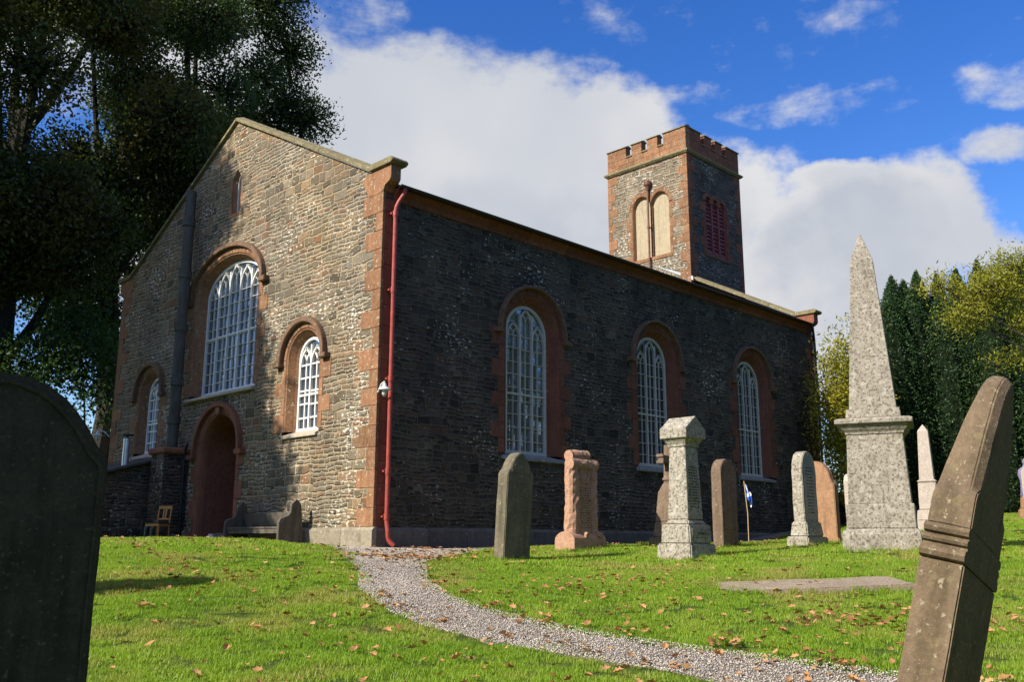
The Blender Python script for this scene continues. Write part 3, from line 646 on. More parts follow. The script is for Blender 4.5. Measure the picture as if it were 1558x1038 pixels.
mb.build('roof', M['slate'], CH)
mb = MB(); mb.tube([(.3, CY, EZ + .12 + .495 * (CY + .2)), (CL - .3, CY, EZ + .12 + .495 * (CY + .2))], .08, 8); mb.build('ridge_tiles', M['slate'], CH)
# downpipes
def pipe(pts, r, mat, parent=None, name='downpipe', collars=()):
    mb = MB(); P_ = [Vector(p) for p in pts]; out = [P_[0]]
    for i in range(1, len(P_) - 1):
        a_, b_, c_ = P_[i - 1], P_[i], P_[i + 1]; r_ = min(.12, (a_ - b_).length * .45, (c_ - b_).length * .45)
        p0 = b_ + (a_ - b_).normalized() * r_; p1 = b_ + (c_ - b_).normalized() * r_
        out += [p0, (p0 + b_ * 2 + p1) / 4, p1]
    out.append(P_[-1]); mb.tube(out, r, 12)
    o = mb.build(name, mat, parent or CH, smooth=False)
    for c_ in collars: mb2 = MB(); mb2.ring(c_, (0, 0, 1), r * 1.35, .10, 12); mb2.ring((c_[0], c_[1], c_[2] - .06), (0, 0, 1), r * 1.2, .03, 12); mb2.box(c_[0] - .09, c_[0] + .09, c_[1] + .02, .0 if c_[1] > -.5 else c_[1] + .06, c_[2] - .02, c_[2] + .02); mb2.build('pipe_collar', mat, o)
    return o
pipe([(.36, -.255, EZ + .10), (.36, -.255, EZ - .0), (.24, -.12, EZ - .30), (.24, -.12, .52), (.24, -.17, .34), (.25, -.17, .16), (.33, -.26, .06)], .047, M['redpipe'], collars=[(.24, -.12, z) for z in (6.85, 5.2, 3.35, 1.5, .62)])
pipe([(CL - .42, -.255, EZ + .10), (CL - .42, -.255, EZ), (CL - .1, -.12, EZ - .35), (CL - .1, -.12, .4)], .045, M['gutter'], collars=[(CL - .1, -.12, z) for z in (6.5, 4.5, 2.5)])
# corner lamp and north lamp
def wall_lamp(x, y, z, dx, dy):
    mb = MB(); mb.tube([(x, y, z + .05), (x + dx * .5, y + dy * .5, z + .2), (x + dx, y + dy, z + .24), (x + dx, y + dy, z + .16)], .016, 8)
    l = mb.build('wall_lamp', M['lampwhite'], CH)
    mb = MB(); c = (x + dx, y + dy); pr = [(.03, z + .2), (.05, z + .14), (.12, z + .09), (.13, z + .07)]
    mb.loft([[(c[0] + r_ * math.cos(t_), c[1] + r_ * math.sin(t_), zz) for t_ in [2 * math.pi * k / 16 for k in range(16)]] for r_, zz in pr]); mb.build('lamp_shade', M['lampwhite'], l)
    mb = MB(); mb.tube([(c[0], c[1], z + .1), (c[0], c[1], z), (c[0], c[1], z - .06)], [.045, .05, .025], 10); mb.build('bulb', M['lampwhite'], l, smooth=True)
wall_lamp(-.02, -.05, 3.0, -.02, -.24)
wall_lamp(-.02, CW + .05, 3.1, -.28, .18)
# small lead patch and loose vent on the side wall
# tall flue on the gable with its stone base and the boiler lean-to
FY = 8.2
mb = MB(); mb.tube([(-.30, FY, 2.45), (-.30, FY, 9.45)], .14, 20); FL = mb.build('flue', M['flue'], CH)
for z in (8.55, 7.1, 5.65, 4.2, 3.2): m2 = MB(); m2.ring((-.30, FY, z), (0, 0, 1), .17, .20, 20); m2.build('flue_collar', M['flue'], FL)
mb = MB(); mb.box(-.66, -.0, FY - .38, FY + .34, -.2, 2.30); fb = mb.build('flue_base', M['side'], CH)
mb = MB(); mb.box(-.74, .0, FY - .46, FY + .42, 2.30, 2.46); mb.build('base_cap', M['red_deep'], fb, bevel=.04)
pipe([(-.16, 7.62, 2.55), (-.16, 7.74, 2.4), (-.14, 7.78, 2.25), (-.14, 7.78, .2)], .035, M['iron'], name='drain_pipe')
mb = MB(); LX, LY0, LY1 = -1.72, 8.75, 11.9
mb.prism([(LX, LY0, -.2), (LX, LY0, 1.78), (0, LY0, 2.28), (0, LY0, -.2)], [(LX, LY1, -.2), (LX, LY1, 1.78), (0, LY1, 2.28), (0, LY1, -.2)]); lt = mb.build('boiler_house', M['side'], CH)
mb = MB(); mb.prism([(LX - .15, LY0 - .12, 1.76), (LX - .15, LY0 - .12, 1.82), (0, LY0 - .12, 2.36), (0, LY0 - .12, 2.30)], [(LX - .15, LY1 + .1, 1.76), (LX - .15, LY1 + .1, 1.82), (0, LY1 + .1, 2.36), (0, LY1 + .1, 2.30)]); mb.build('boiler_house_roof', M['slate'], lt)
mb = MB(); mb.tube([(-1.0, 9.3, 1.9), (-1.0, 9.3, 2.75)], .085, 14); sp_ = mb.build('steel_chimney', M['steel'], CH, smooth=False); mb = MB(); mb.ring((-1.0, 9.3, 2.84), (0, 0, 1), .15, .035, 16); mb.tube([(-1, 9.3, 2.74), (-1, 9.3, 2.83)], .03, 6); mb.build('cowl', M['iron'], sp_)
# ------------------------------------------------------------------ tower
BC, BH = 6.32, .92
def twin_arch_head(c, hw, z0, zs, n=10, lobes=2, pt=1.25):
    pts = [(c - hw, z0)]; lw = 2 * hw / lobes
    for k in range(lobes):
        cc = c - hw + lw * (k + .5)
        for i in range(n + 1):
            t_ = math.pi * (1 - i / n); q = (cc + lw / 2 * math.cos(t_), zs + lw / 2 * pt * math.sin(t_)); 
            if not (k and i == 0): pts.append(q)
    return pts + [(c + hw, z0)]
TW = MB()
bl = twin_arch_head(BC, BH, 11.25, 13.35); lv = twin_arch_head(20.0, .74, 11.35, 13.45, lobes=3, pt=1.0)
tw = wall('tower', Ptw, [(TY0, 9.0), (TY0, TZS), (TY1, TZS), (TY1, 9.0)], [twin_arch_head(BC, BH + .03, 11.2, 13.36)], M['tower'], CH)
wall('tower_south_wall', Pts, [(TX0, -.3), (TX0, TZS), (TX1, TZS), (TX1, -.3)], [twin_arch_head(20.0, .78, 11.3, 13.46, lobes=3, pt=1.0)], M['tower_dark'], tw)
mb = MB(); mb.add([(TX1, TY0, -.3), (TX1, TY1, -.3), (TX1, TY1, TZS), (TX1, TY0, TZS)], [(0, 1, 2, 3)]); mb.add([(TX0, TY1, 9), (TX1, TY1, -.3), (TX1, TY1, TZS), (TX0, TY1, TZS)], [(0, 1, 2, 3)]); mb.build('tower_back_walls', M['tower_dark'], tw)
mb = MB(); mb.add([Ptw(x, .15, z) for x, z in bl], [tuple(range(len(bl)))]); mb.build('blind_panel', M['panel'], tw)
mb = MB(); mb.loft([[Ptw(x, -.014, z) for x, z in twin_arch_head(BC, BH + .0, 11.25, 13.35)], [Ptw(x, .02, z) for x, z in twin_arch_head(BC, BH - .03, 11.25, 13.35)], [Ptw(x, .155, z) for x, z in twin_arch_head(BC, BH - .08, 11.25, 13.33)]], False)
jambs(mb, Ptw, BC, BH, 11.15, 13.40, .13, .27, .36)
mb.box(BC - BH - .1, BC + BH + .1, -.03, .16, 11.12, 11.25, Ptw)
mb.box(BC - .05, BC + .05, .06, .155, 11.25, 13.4, Ptw)
for k_, cc in enumerate((BC - BH / 2, BC + BH / 2)):
    for i in range(5):
        t0, t1 = math.pi * (1 - i / 5) - .01, math.pi * (1 - (i + 1) / 5) + .01; ts = [t0 + (t1 - t0) * j / 3 for j in range(4)]; lw = BH / 2
        pr = [(cc + lw * math.cos(t_), 13.35 + lw * 1.25 * math.sin(t_)) for t_ in ts] + [(cc + (lw + .16) * math.cos(t_), 13.35 + (lw * 1.25 + .16) * math.sin(t_)) for t_ in ts[::-1]]
        pr = [(x if abs(x - BC) > .0 else x, z) for x, z in pr]
        if all((x - BC) * (cc - BC) >= -.001 for x, z in pr): mb.prism([Ptw(x, -.014 - .001 * k_, z) for x, z in pr], [Ptw(x, .05, z) for x, z in pr])
        else:
            pr = [(max(x, BC) if cc > BC else min(x, BC), z) for x, z in pr]; mb.prism([Ptw(x, -.014 - .001 * k_, z) for x, z in pr], [Ptw(x, .05, z) for x, z in pr])
mb.build('panel_surround', M['red'], tw)
# louvred opening
mb = MB(); z = 11.42
while z < 13.72:
    mb.prism([Pts(19.28, .05, z), Pts(19.28, .10, z + .145), Pts(19.28, .12, z + .14), Pts(19.28, .07, z - .01)], [Pts(20.72, .05, z), Pts(20.72, .10, z + .145), Pts(20.72, .12, z + .14), Pts(20.72, .07, z - .01)]); z += .165
lo = mb.build('louvre', M['louvre'], CH)
mb = MB(); [mb.box(x - .04, x + .04, .01, .12, 11.36, 13.9, Pts) for x in (19.76, 20.24)]; mb.box(19.26, 20.74, .02, .10, 12.52, 12.6, Pts)
mb.box(19.26, 19.32, .01, .13, 11.35, 13.5, Pts); mb.box(20.68, 20.74, .01, .13, 11.35, 13.5, Pts); mb.box(19.26, 20.74, .01, .13, 11.33, 11.41, Pts); mb.build('louvre_frame', M['louvre'], lo)
mb = MB(); mb.add([Pts(x, .22, z) for x, z in lv], [tuple(range(len(lv)))]); mb.build('louvre_backing', M['black'], lo)
mb = MB(); mb.loft([[Pts(x, -.014, z) for x, z in lv], [Pts(x, .23, z) for x, z in twin_arch_head(20.0, .72, 11.37, 13.45, lobes=3, pt=1.0)]], False)
jambs(mb, Pts, 20.0, .74, 11.25, 13.5, .18, .36, .36); mb.box(19.05, 20.95, -.03, .2, 11.18, 11.33, Pts)
for k_, cc in enumerate((20 - .493, 20.0, 20 + .493)):
    for i in range(4):
        t0, t1 = math.pi * (1 - i / 4), math.pi * (1 - (i + 1) / 4); ts = [t0 + (t1 - t0) * j / 3 for j in range(4)]; lw = .247
        pr = [(cc + lw * math.cos(t_), 13.45 + lw * math.sin(t_)) for t_ in ts] + [(cc + (lw + .16) * math.cos(t_), 13.45 + (lw + .16) * math.sin(t_)) for t_ in ts[::-1]]
        mb.prism([Pts(x, -.014 - .002 * k_, z) for x, z in pr], [Pts(x, .05, z) for x, z in pr])
mb.build('louvre_surround', M['red_dark'], tw)
def tq(P, sg, c, mat, seed):
    mb = MB(); rr = random.Random(seed); z = 9.0; k = seed
    while z < TZS - .02:
        h = min(.36 * rr.uniform(.85, 1.15), TZS - z); l = (.46, .22)[k % 2] * rr.uniform(.85, 1.1); a0, a1 = sorted((c, c + sg * l)); mb.box(a0, a1, -.014, .06, z + .004, z + h - .004, P); z += h; k += 1
    mb.build('quoins', mat, tw, bevel=.006)
tq(Ptw, 1, TY0 - .014, M['red'], 1); tq(Ptw, -1, TY1 + .014, M['red'], 2); tq(Pts, 1, TX0 + .062, M['red_dark'], 3); tq(Pts, -1, TX1 + .014, M['red_dark'], 4)
def ringbox(mb, o0, z0, o1, z1):
    f = lambda o, z: [(TX0 - o, TY0 - o, z), (TX1 + o, TY0 - o, z), (TX1 + o, TY1 + o, z), (TX0 - o, TY1 + o, z)]
    mb.loft([f(o0, z0), f(o1, z1)])
mb = MB(); pr = [(0, TZS - .02), (.06, TZS - .02), (.13, TZS + .05), (.13, TZS + .10), (.03, TZS + .17), (0, TZS + .17)]
for (a_, z0), (b_, z1) in zip(pr[:-1], pr[1:]): ringbox(mb, a_, z0, b_, z1)
mb.build('string_course', M['coping'], tw)
PT = .30
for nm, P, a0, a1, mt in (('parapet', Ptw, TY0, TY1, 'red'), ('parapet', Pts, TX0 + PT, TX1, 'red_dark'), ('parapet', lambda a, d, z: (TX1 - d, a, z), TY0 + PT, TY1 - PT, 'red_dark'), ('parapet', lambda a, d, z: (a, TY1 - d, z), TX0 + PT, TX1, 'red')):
    mb = MB(); lo_a = TY0 if P is Ptw or a0 == TY0 + PT else TX0; full = (TY1 - TY0) if (P is Ptw or a0 == TY0 + PT) else (TX1 - TX0)
    fr = [0, .272, .346, .475, .549, .678, .752, 1.0]
    zt_c, zt_m = TZS + .62, TZS + 1.10
    z = TZS + .15
    while z < zt_c - .01:
        h = min(.235, zt_c - z); x = a0; rr = random.Random(int(z * 10))
        while x < a1 - .01:
            l = min(rr.uniform(.45, .8), a1 - x); 
            if a1 - x - l < .25: l = a1 - x
            mb.box(x + .002, x + l - .002, -.004, PT, z + .002, z + h - .002, P); x += l
        z += h
    cps = []
    for i in range(7):
        s0, s1 = lo_a + fr[i] * full, lo_a + fr[i + 1] * full; s0 = max(s0, a0); s1 = min(s1, a1)
        if s1 <= s0: continue
        cp = MB(); cps.append(cp)
        if i % 2 == 0:
            mb.box(s0, s1, -.004, PT, zt_c + .002, zt_c + .24, P); mb.box(s0, s1, -.002, PT, zt_c + .243, zt_m, P)
            e0 = s0 - .035; e1 = s1 + .035
            if P not in (Ptw,) and s0 == a0: e0 = s0
            cp.prism([P(e0, -.05, zt_m), P(e0, -.05, zt_m + .03), P(e0, PT * .6, zt_m + .12), P(e0, PT + .03, zt_m + .05), P(e0, PT + .03, zt_m)], [P(e1, -.05, zt_m), P(e1, -.05, zt_m + .03), P(e1, PT * .6, zt_m + .12), P(e1, PT + .03, zt_m + .05), P(e1, PT + .03, zt_m)])
        else: cp.box(s0, s1, -.05, PT + .03, zt_c + .002, zt_c + .05, P)
    pa = mb.build('parapet', M[mt], CH, bevel=.005)
    for c_ in cps: c_.build('merlon_coping', M['coping'], pa)
mb = MB(); mb.box(TX0 + .05, TX1 - .05, TY0 + .05, TY1 - .05, TZS + .1, TZS + .2); mb.build('tower_roof', M['slate'], tw)
pp = pipe([(TX0 - .10, 6.36, 14.15), (TX0 - .10, 6.36, 10.6), (TX0 - .14, 6.36, 10.4)], .04, M['rust'], CH, 'tower_downpipe')
mb = MB(); mb.loft([[(TX0 - .10 + r_ * math.cos(t_), 6.36 + r_ * math.sin(t_), z) for t_ in [2 * math.pi * k / 10 for k in range(10)]] for r_, z in ((.05, 14.05), (.10, 14.2), (.16, 14.28), (.16, 14.42), (.13, 14.43))], caps=True); mb.box(TX0 - .12, TX0 + .02, 6.32, 6.40, 14.43, 14.5); mb.build('hopper', M['rust'], pp)
mb = MB(); mb.ring((TX0 - .10, 6.36, 12.5), (0, 0, 1), .055, .12, 10); mb.box(TX0 - .1, TX0 + .15, 6.34, 6.38, 12.48, 12.52); mb.build('pipe_collar', M['rust'], pp)
mb = MB(); mb.add([(TX0 - .012, TY0 - .1, EZ + .2 + SL * (TY0 + .1)), (TX0 - .012, CY, EZ + .2 + SL * (CY + .2)), (TX0 - .012, CY, EZ + .20 + SL * (CY + .2)), (TX0 - .012, TY0 - .1, EZ + .36 + SL * (TY0 + .1))], [(0, 1, 2, 3)]); mb.build('lead_flashing', M['lead'], CH)
# ------------------------------------------------------------------ gravestones
def place(o, x, y, z, rz=0, lx=0, ly=0):
    o.location = (x, y, z); o.rotation_euler = (R(lx), R(ly), R(rz))
def profile_slab(prof, T, z_bury=.25, cuts=3, amp=.006, size=.12, bev=.012, name='headstone', mat=None):
    mb = MB(); mb.prism([(x, -T / 2, z) for x, z in prof], [(x, T / 2, z) for x, z in prof])
    o = mb.build(name, mat, None, bevel=bev, seg=2)
    return weather(o, amp, cuts, size)
def sym(pts): return pts + [(-x, z) for x, z in pts[::-1] if x != 0]
def arcpts(cx, cz, r, a0, a1, n=8, rz=None): return [(cx + r * math.cos(R(a0 + (a1 - a0) * k / n)), cz + (rz or r) * math.sin(R(a0 + (a1 - a0) * k / n))) for k in range(n + 1)]
def inscription(parent, P, x0, x1, z0, z1, rows, mat, h=.022, seed=1, fill=.85):
    """worn lettering that cannot be read: short cut strokes in rows"""
    rr = random.Random(seed); mb = MB()
    for r_ in range(rows):
        z = z1 - (z1 - z0) * (r_ + .5) / rows; m_ = rr.uniform(0, (x1 - x0) * .2); x = x0 + m_
        while x < x1 - m_:
            wl = rr.uniform(.03, .09)
            while wl > 0 and x < x1 - m_:
                l = rr.uniform(.006, .013); k = rr.random()
                if k < .6: mb.box(x, x + .004, -.0015, .002, z - h / 2, z + h / 2, P)
                if k > .3: mb.box(x, x + l, -.0012, .002, z + rr.choice((-h / 2, 0, h / 2)) - .002, z + rr.choice((-h / 2, 0, h / 2)) * 0 + .003, P)
                x += l + .004; wl -= l + .004
            x += .018
    return mb.build('inscription', mat, parent)
def base_block(parent, sx, sy, z0, z1, mat, taper=0, name='base', bev=.02, cy=0):
    mb = MB(); mb.loft([[(-sx, cy - sy, z0), (sx, cy - sy, z0), (sx, cy + sy, z0), (-sx, cy + sy, z0)], [(-sx + taper, cy - sy + taper, z1), (sx - taper, cy - sy + taper, z1), (sx - taper, cy + sy - taper, z1), (-sx + taper, cy + sy - taper, z1)]], caps=True)
    o = mb.build(name, mat, parent, bevel=bev, seg=2); return weather(o, .005, 2, .15)
# 1 dark headstone left of the row
pr = sym([(.30, -.3), (.30, 1.28), (.285, 1.30), (.27, 1.33), (.23, 1.36), (.20, 1.44), (.14, 1.53), (.06, 1.60), (0, 1.625)])
o = profile_slab(pr, .21, mat=M['slabdark'], amp=.008); place(o, -.93, -4.72, gz(-.93, -4.72), 3, 1.5, 2.5)
tag(o, 'dark moss-stained headstone with a pointed moulded top, at the left end of the row', 'headstone')
mb = MB(); mb.prism([(x * .8, -.112, .3 + z * .78) for x, z in pr[1:-1]], [(x * .8, -.100, .3 + z * .78) for x, z in pr[1:-1]]); mb.build('raised_panel', M['slabdark'], o, bevel=.006)
# 2 rustic pink stone with log ends
X, Y = 1.45, -4.05
o = profile_slab(sym([(.30, .30), (.27, 1.45), (.16, 1.60), (0, 1.62)]), .20, mat=M['pink'], amp=.006, name='rustic_headstone'); place(o, X, Y, gz(X, Y) - .02, 2)
tag(o, 'pink sandstone headstone carved as rough tree logs with round cut ends on top', 'headstone')
def log(p0, p1, r, n=14, rough=.018, name='carved_log', mat=M['pink'], parent=o, k=14, knots=True):
    p0, p1 = Vector(p0), Vector(p1); rr = random.Random(int(p0.x * 97 + p0.z * 31)); L = []; d = (p1 - p0).normalized(); a = d.orthogonal().normalized(); b = d.cross(a)
    for i in range(k + 1):
        q = p0.lerp(p1, i / k); e = 0 if i in (0, k) else 1
        L.append([q + (a * math.cos(t_) + b * math.sin(t_)) * (r + e * rr.uniform(-rough, rough)) for t_ in [2 * math.pi * j / n for j in range(n)]])
    mb = MB(); mb.loft(L, True, True); return mb.build(name, mat, parent)
for sg in (-1, 1):
    log((sg * .27, -.02, .30), (sg * .25, -.02, 1.45), .125)
log((-.36, -.05, 1.49), (.36, -.05, 1.49), .105, rough=.01)
log((-.28, .03, 1.64), (.22, .03, 1.66), .10, rough=.014)
mb = MB(); arch = [(-.22, -.3), (-.22, .18)] + [(.22 * -math.cos(t_), .18 + .15 * math.sin(t_)) for t_ in [math.pi * k / 10 for k in range(1, 10)]] + [(.22, .18), (.22, -.3)]
mb.prism([(-.45, a_, z) for a_, z in arch], [(.45, a_, z) for a_, z in arch]); b_ = mb.build('base', M['pink'], o, bevel=.01); weather(b_, .006, 2, .12)
for x in (-.1, .28): log((x, -.24, .27), (x, -.16, .29), .05, 10, .008, 'carved_stub', k=3)
for sg in (-1, 1): log((sg * .15, -.11, 1.38), (sg * .05, -.10, 1.15), .03, 8, .005, 'carved_branch', k=4)
inscription(o, lambda x, d, z: (x, -.102 + d, z), -.17, .17, .38, 1.1, 17, M['ink'], .018, 3)
# 3 grey granite pedestal monument
X, Y = 1.19, -6.42
root = empty('pedestal_monument', (X, Y, gz(X, Y) - .09), 'tall grey granite pedestal monument with a gabled capstone, in the middle of the lawn', 'monument')
g = M['gran2']; gd = M['gran']
base_block(root, .37, .34, -.2, .31, g, .03, 'lower_base'); d_ = base_block(root, .30, .27, .31, .60, g, .01, 'upper_base'); base_block(root, .25, .22, .60, .68, g, .04, 'base_moulding')
mb = MB(); f = lambda a_, b_, z: [(-a_, -b_, z), (a_, -b_, z), (a_, b_, z), (-a_, b_, z)]
mb.loft([f(.205, .185, .68), f(.165, .15, 1.80)], caps=True); sh = mb.build('shaft', g, root, bevel=.008); weather(sh, .003, 2, .2)
mb = MB(); mb.loft([f(.185, .17, 1.80), f(.185, .17, 1.84), f(.20, .185, 1.87), f(.24, .225, 1.92), f(.27, .25, 1.93), f(.27, .25, 2.08), f(.255, .24, 2.10)], caps=True)
mb.prism([(-.26, -.25, 2.085), (.26, -.25, 2.085), (.0, -.25, 2.28)], [(-.26, .25, 2.085), (.26, .25, 2.085), (.0, .25, 2.28)]); cpo = mb.build('capstone', g, root, bevel=.006)
inscription(sh, lambda x, d, z: (x * (1 - .15 * (z - .7)), -.182 + (z - .7) * .031 - .006 + d, z), -.15, .15, .85, 1.5, 15, M['ink'], .02, 5)
mb = MB(); mb.box(-.24, .24, -.274, -.262, .40, .54); pn = mb.build('name_panel', M['gran'], root, bevel=.003); inscription(pn, lambda x, d, z: (x, -.276 + d, z), -.14, .14, .45, .49, 1, M['ink'], .04, 6)
# 4 stone cross behind it
X, Y = 3.40, -4.58
root = empty('cross_memorial', (X, Y, gz(X, Y) - .02), 'brown sandstone cross on a stepped base, half hidden behind the grey granite pedestal monument', 'memorial cross')
base_block(root, .36, .30, -.2, .20, M['brown'], .02, 'lower_base'); base_block(root, .28, .23, .20, .48, M['brown'], .03, 'upper_base')
mb = MB(); mb.loft([f(.24, .19, .48), f(.19, .15, 1.02), f(.12, .10, 1.16), f(.10, .085, 1.2)], caps=True); mb.build('pedestal', M['brown'], root, bevel=.015)
mb = MB(); mb.loft([f(.095, .08, 1.2), f(.075, .065, 1.9)], caps=True); mb.box(-.12, .12, -.09, .09, 1.24, 1.29); mb.box(-.27, -.07, -.065, .065, 1.56, 1.70); mb.box(.07, .27, -.065, .065, 1.56, 1.70); mb.box(-.30, -.25, -.08, .08, 1.54, 1.60); mb.box(-.30, -.25, -.08, .08, 1.66, 1.72); mb.box(.25, .30, -.08, .08, 1.54, 1.72); mb.build('cross', M['brown'], root, bevel=.01)
# 5 brown round topped headstone
X, Y = 4.19, -5.24
o = profile_slab(sym([(.28, -.3), (.28, 1.38)] + arcpts(0, 1.38, .28, 0, 90, 8, .26)), .21, mat=M['brown'], amp=.006); place(o, X, Y, gz(X, Y), 2, 0, .5)
tag(o, 'narrow brown headstone with a smooth round top, beside the small flag', 'headstone')
mb = MB(); mb.prism([(x * .8, -.112, .25 + z * .83) for x, z in sym([(.28, .1), (.28, 1.38)] + arcpts(0, 1.38, .28, 0, 90, 8, .26))], [(x * .8, -.10, .25 + z * .83) for x, z in sym([(.28, .1), (.28, 1.38)] + arcpts(0, 1.38, .28, 0, 90, 8, .26))]); mb.build('raised_panel', M['brown'], o, bevel=.004)
# 6 small saltire on a cane
def flag_mat():
    m, t = newmat('saltire_cloth'); s_ = t.n('ShaderNodeSeparateXYZ', {0: t.n('ShaderNodeTexCoord').outputs['UV']}).outputs
    a1 = t.m('LESS_THAN', t.m('ABSOLUTE', t.m('SUBTRACT', s_[0], s_[1])), .15); a2 = t.m('LESS_THAN', t.m('ABSOLUTE', t.m('SUBTRACT', t.m('ADD', s_[0], s_[1]), 1.0)), .15)
    finish(t, t.mix(t.m('MAXIMUM', a1, a2), (.02, .13, .62), (.75, .77, .8)), .8); return m
X, Y = 5.95, -4.66; root = empty('small_flag', (X, Y, gz(X, Y)), 'small blue and white saltire hanging limp on a thin cane by the side wall', 'flag', rz=R(-35))
mb = MB(); mb.tube([(0, 0, -.1), (.01, 0, .6), (-.04, 0, 1.26)], .009, 6); mb.build('cane', M['cane'], root)
nx_, nz_ = 13, 9; vs = []; uvs = []
for j in range(nz_):
    for i in range(nx_):
        u_, v_ = i / (nx_ - 1), j / (nz_ - 1); vs.append((-.03 + .13 * u_ ** .8 + .01 * math.sin(v_ * 5), .035 * math.sin(u_ * 9 + v_ * 2) * u_, 1.22 - .28 * (1 - v_) - .22 * u_ ** 1.3)); uvs.append((u_, v_))
fs = [(j * nx_ + i, j * nx_ + i + 1, (j + 1) * nx_ + i + 1, (j + 1) * nx_ + i) for j in range(nz_ - 1) for i in range(nx_ - 1)]
me = bpy.data.meshes.new('cloth'); me.from_pydata(vs, [], fs); ul = me.uv_layers.new(name='UVMap')
for lp in me.loops: ul.data[lp.index].uv = uvs[lp.vertex_index]
me.materials.append(flag_mat()); fo = bpy.data.objects.new('cloth', me); COL.objects.link(fo); fo.parent = root
for p in me.polygons: p.use_smooth = True
# 7 granite headstone with grey marble face
X, Y = 4.73, -6.59
gp_ = sym([(.27, .42), (.27, 1.30)] + [(.27 * math.cos(R(a_)) ** .8, 1.30 + .42 * math.sin(R(a_)) ** .9) for a_ in (15, 30, 45, 60, 75)] + [(0, 1.73)])
o = profile_slab(gp_, .21, mat=M['gran2'], amp=.007); place(o, X, Y, gz(X, Y) - .02, 1); tag(o, 'grey granite headstone with a smooth grey arched tablet, before the orange one', 'headstone')
mb = MB(); ip = [(x * .82, .5 + (z - .42) * .88) for x, z in gp_]; mb.prism([(x, -.112, z) for x, z in ip], [(x, -.1, z) for x, z in ip]); tb = mb.build('tablet', mat_plain('grey_marble', (.20, .21, .20), .35, .5), o, bevel=.003)
inscription(tb, lambda x, d, z: (x, -.1135 + d, z), -.16, .16, .6, 1.45, 15, M['ink'], .02, 8)
base_block(o, .40, .22, -.25, .20, M['gran2'], .01, 'lower_base'); base_block(o, .32, .17, .20, .46, M['gran2'], .03, 'upper_base')
# 8 orange headstone facing west
X, Y = 6.45, -5.95
o = profile_slab(sym([(.44, .1), (.44, 1.15), (.40, 1.18), (.37, 1.24)] + arcpts(0, 1.22, .36, 12, 90, 8, .40)), .14, mat=M['orange'], amp=.004); place(o, X, Y, gz(X, Y) - .02, 83); tag(o, 'broad orange sandstone headstone with cut shoulders and a round top, behind the granite one', 'headstone')
base_block(o, .56, .2, -.25, .12, M['orange'], .02)
# 9 large granite obelisk
X, Y = 3.27, -8.62
root = empty('granite_obelisk', (X, Y, gz(X, Y) - .03), 'tall tapering grey granite obelisk on a square pedestal, right of the church', 'obelisk', rz=R(21))
g = M['gran']; h_ = lambda a_, z: f(a_, a_, z)
mb = MB(); 
mb.loft([h_(.56, -.3), h_(.565, .25), h_(.53, .335)], caps=True); o = mb.build('lower_base', g, root, bevel=.03, seg=3); weather(o, .010, 3, .15)
mb = MB(); mb.loft([h_(.49, .335), h_(.485, .70)], caps=True); o = mb.build('upper_base', g, root, bevel=.012); weather(o, .004, 2, .2)
mb = MB(); mb.loft([h_(.45, .70), h_(.405, 1.76)], caps=True); o = mb.build('die', g, root, bevel=.008); weather(o, .002, 1, .3)
mb = MB(); mb.loft([h_(.42, 1.76), h_(.43, 1.80), h_(.46, 1.83), h_(.49, 1.87), h_(.50, 1.91), h_(.56, 1.92), h_(.56, 1.98), h_(.53, 2.00), h_(.42, 2.02)], caps=True); mb.build('cornice', g, root, bevel=.005)
mb = MB(); mb.loft([h_(.40, 2.02), h_(.39, 2.16)], caps=True); mb.build('shaft_foot', g, root, bevel=.008)
mb = MB(); mb.loft([h_(.345, 2.16), h_(.17, 4.62), h_(.012, 5.10)], caps=True); o = mb.build('shaft', g, root, bevel=.006); weather(o, .002, 1, .4)
# 10 recumbent slab
X, Y = -1.42, -9.80
mb = MB(); mb.box(-1.02, 1.02, -.40, .40, -.12, .075); o = mb.build('flat_grave_slab', M['flat'], None, bevel=.02, seg=2); weather(o, .008, 3, .15); place(o, X, Y, gz(X, Y) - .025, -45.2, 4.0, -2.2)
tag(o, 'flat worn grave slab lying in the grass below the obelisk', 'grave slab')
# 11 pale small obelisk behind
X, Y = 11.6, -6.15
root = empty('small_obelisk', (X, Y, gz(X, Y) - .03), 'slim pale pinkish obelisk standing behind and right of the tall granite obelisk', 'obelisk', rz=R(15)); g = M['whitestone']
base_block(root, .36, .36, -.2, .25, g, .02, 'lower_base'); base_block(root, .27, .27, .25, .50, g, .02, 'upper_base'); base_block(root, .205, .205, .50, 1.15, g, .01, 'die'); base_block(root, .22, .22, 1.15, 1.20, g, .02, 'cornice')
mb = MB(); mb.loft([h_(.16, 1.20), h_(.115, 2.36), h_(.008, 2.52)], caps=True); mb.build('shaft', g, root, bevel=.006)
# 12 slim headstone behind the big obelisk
X, Y = 5.55, -7.15
o = profile_slab(sym([(.26, -.3), (.26, 1.2), (.2, 1.32), (0, 1.36)]), .13, mat=M['whitestone'], amp=.004); place(o, X, Y, gz(X, Y) - .05, 0, 0, -2); tag(o, 'thin pale headstone mostly hidden behind the tall granite obelisk', 'headstone')
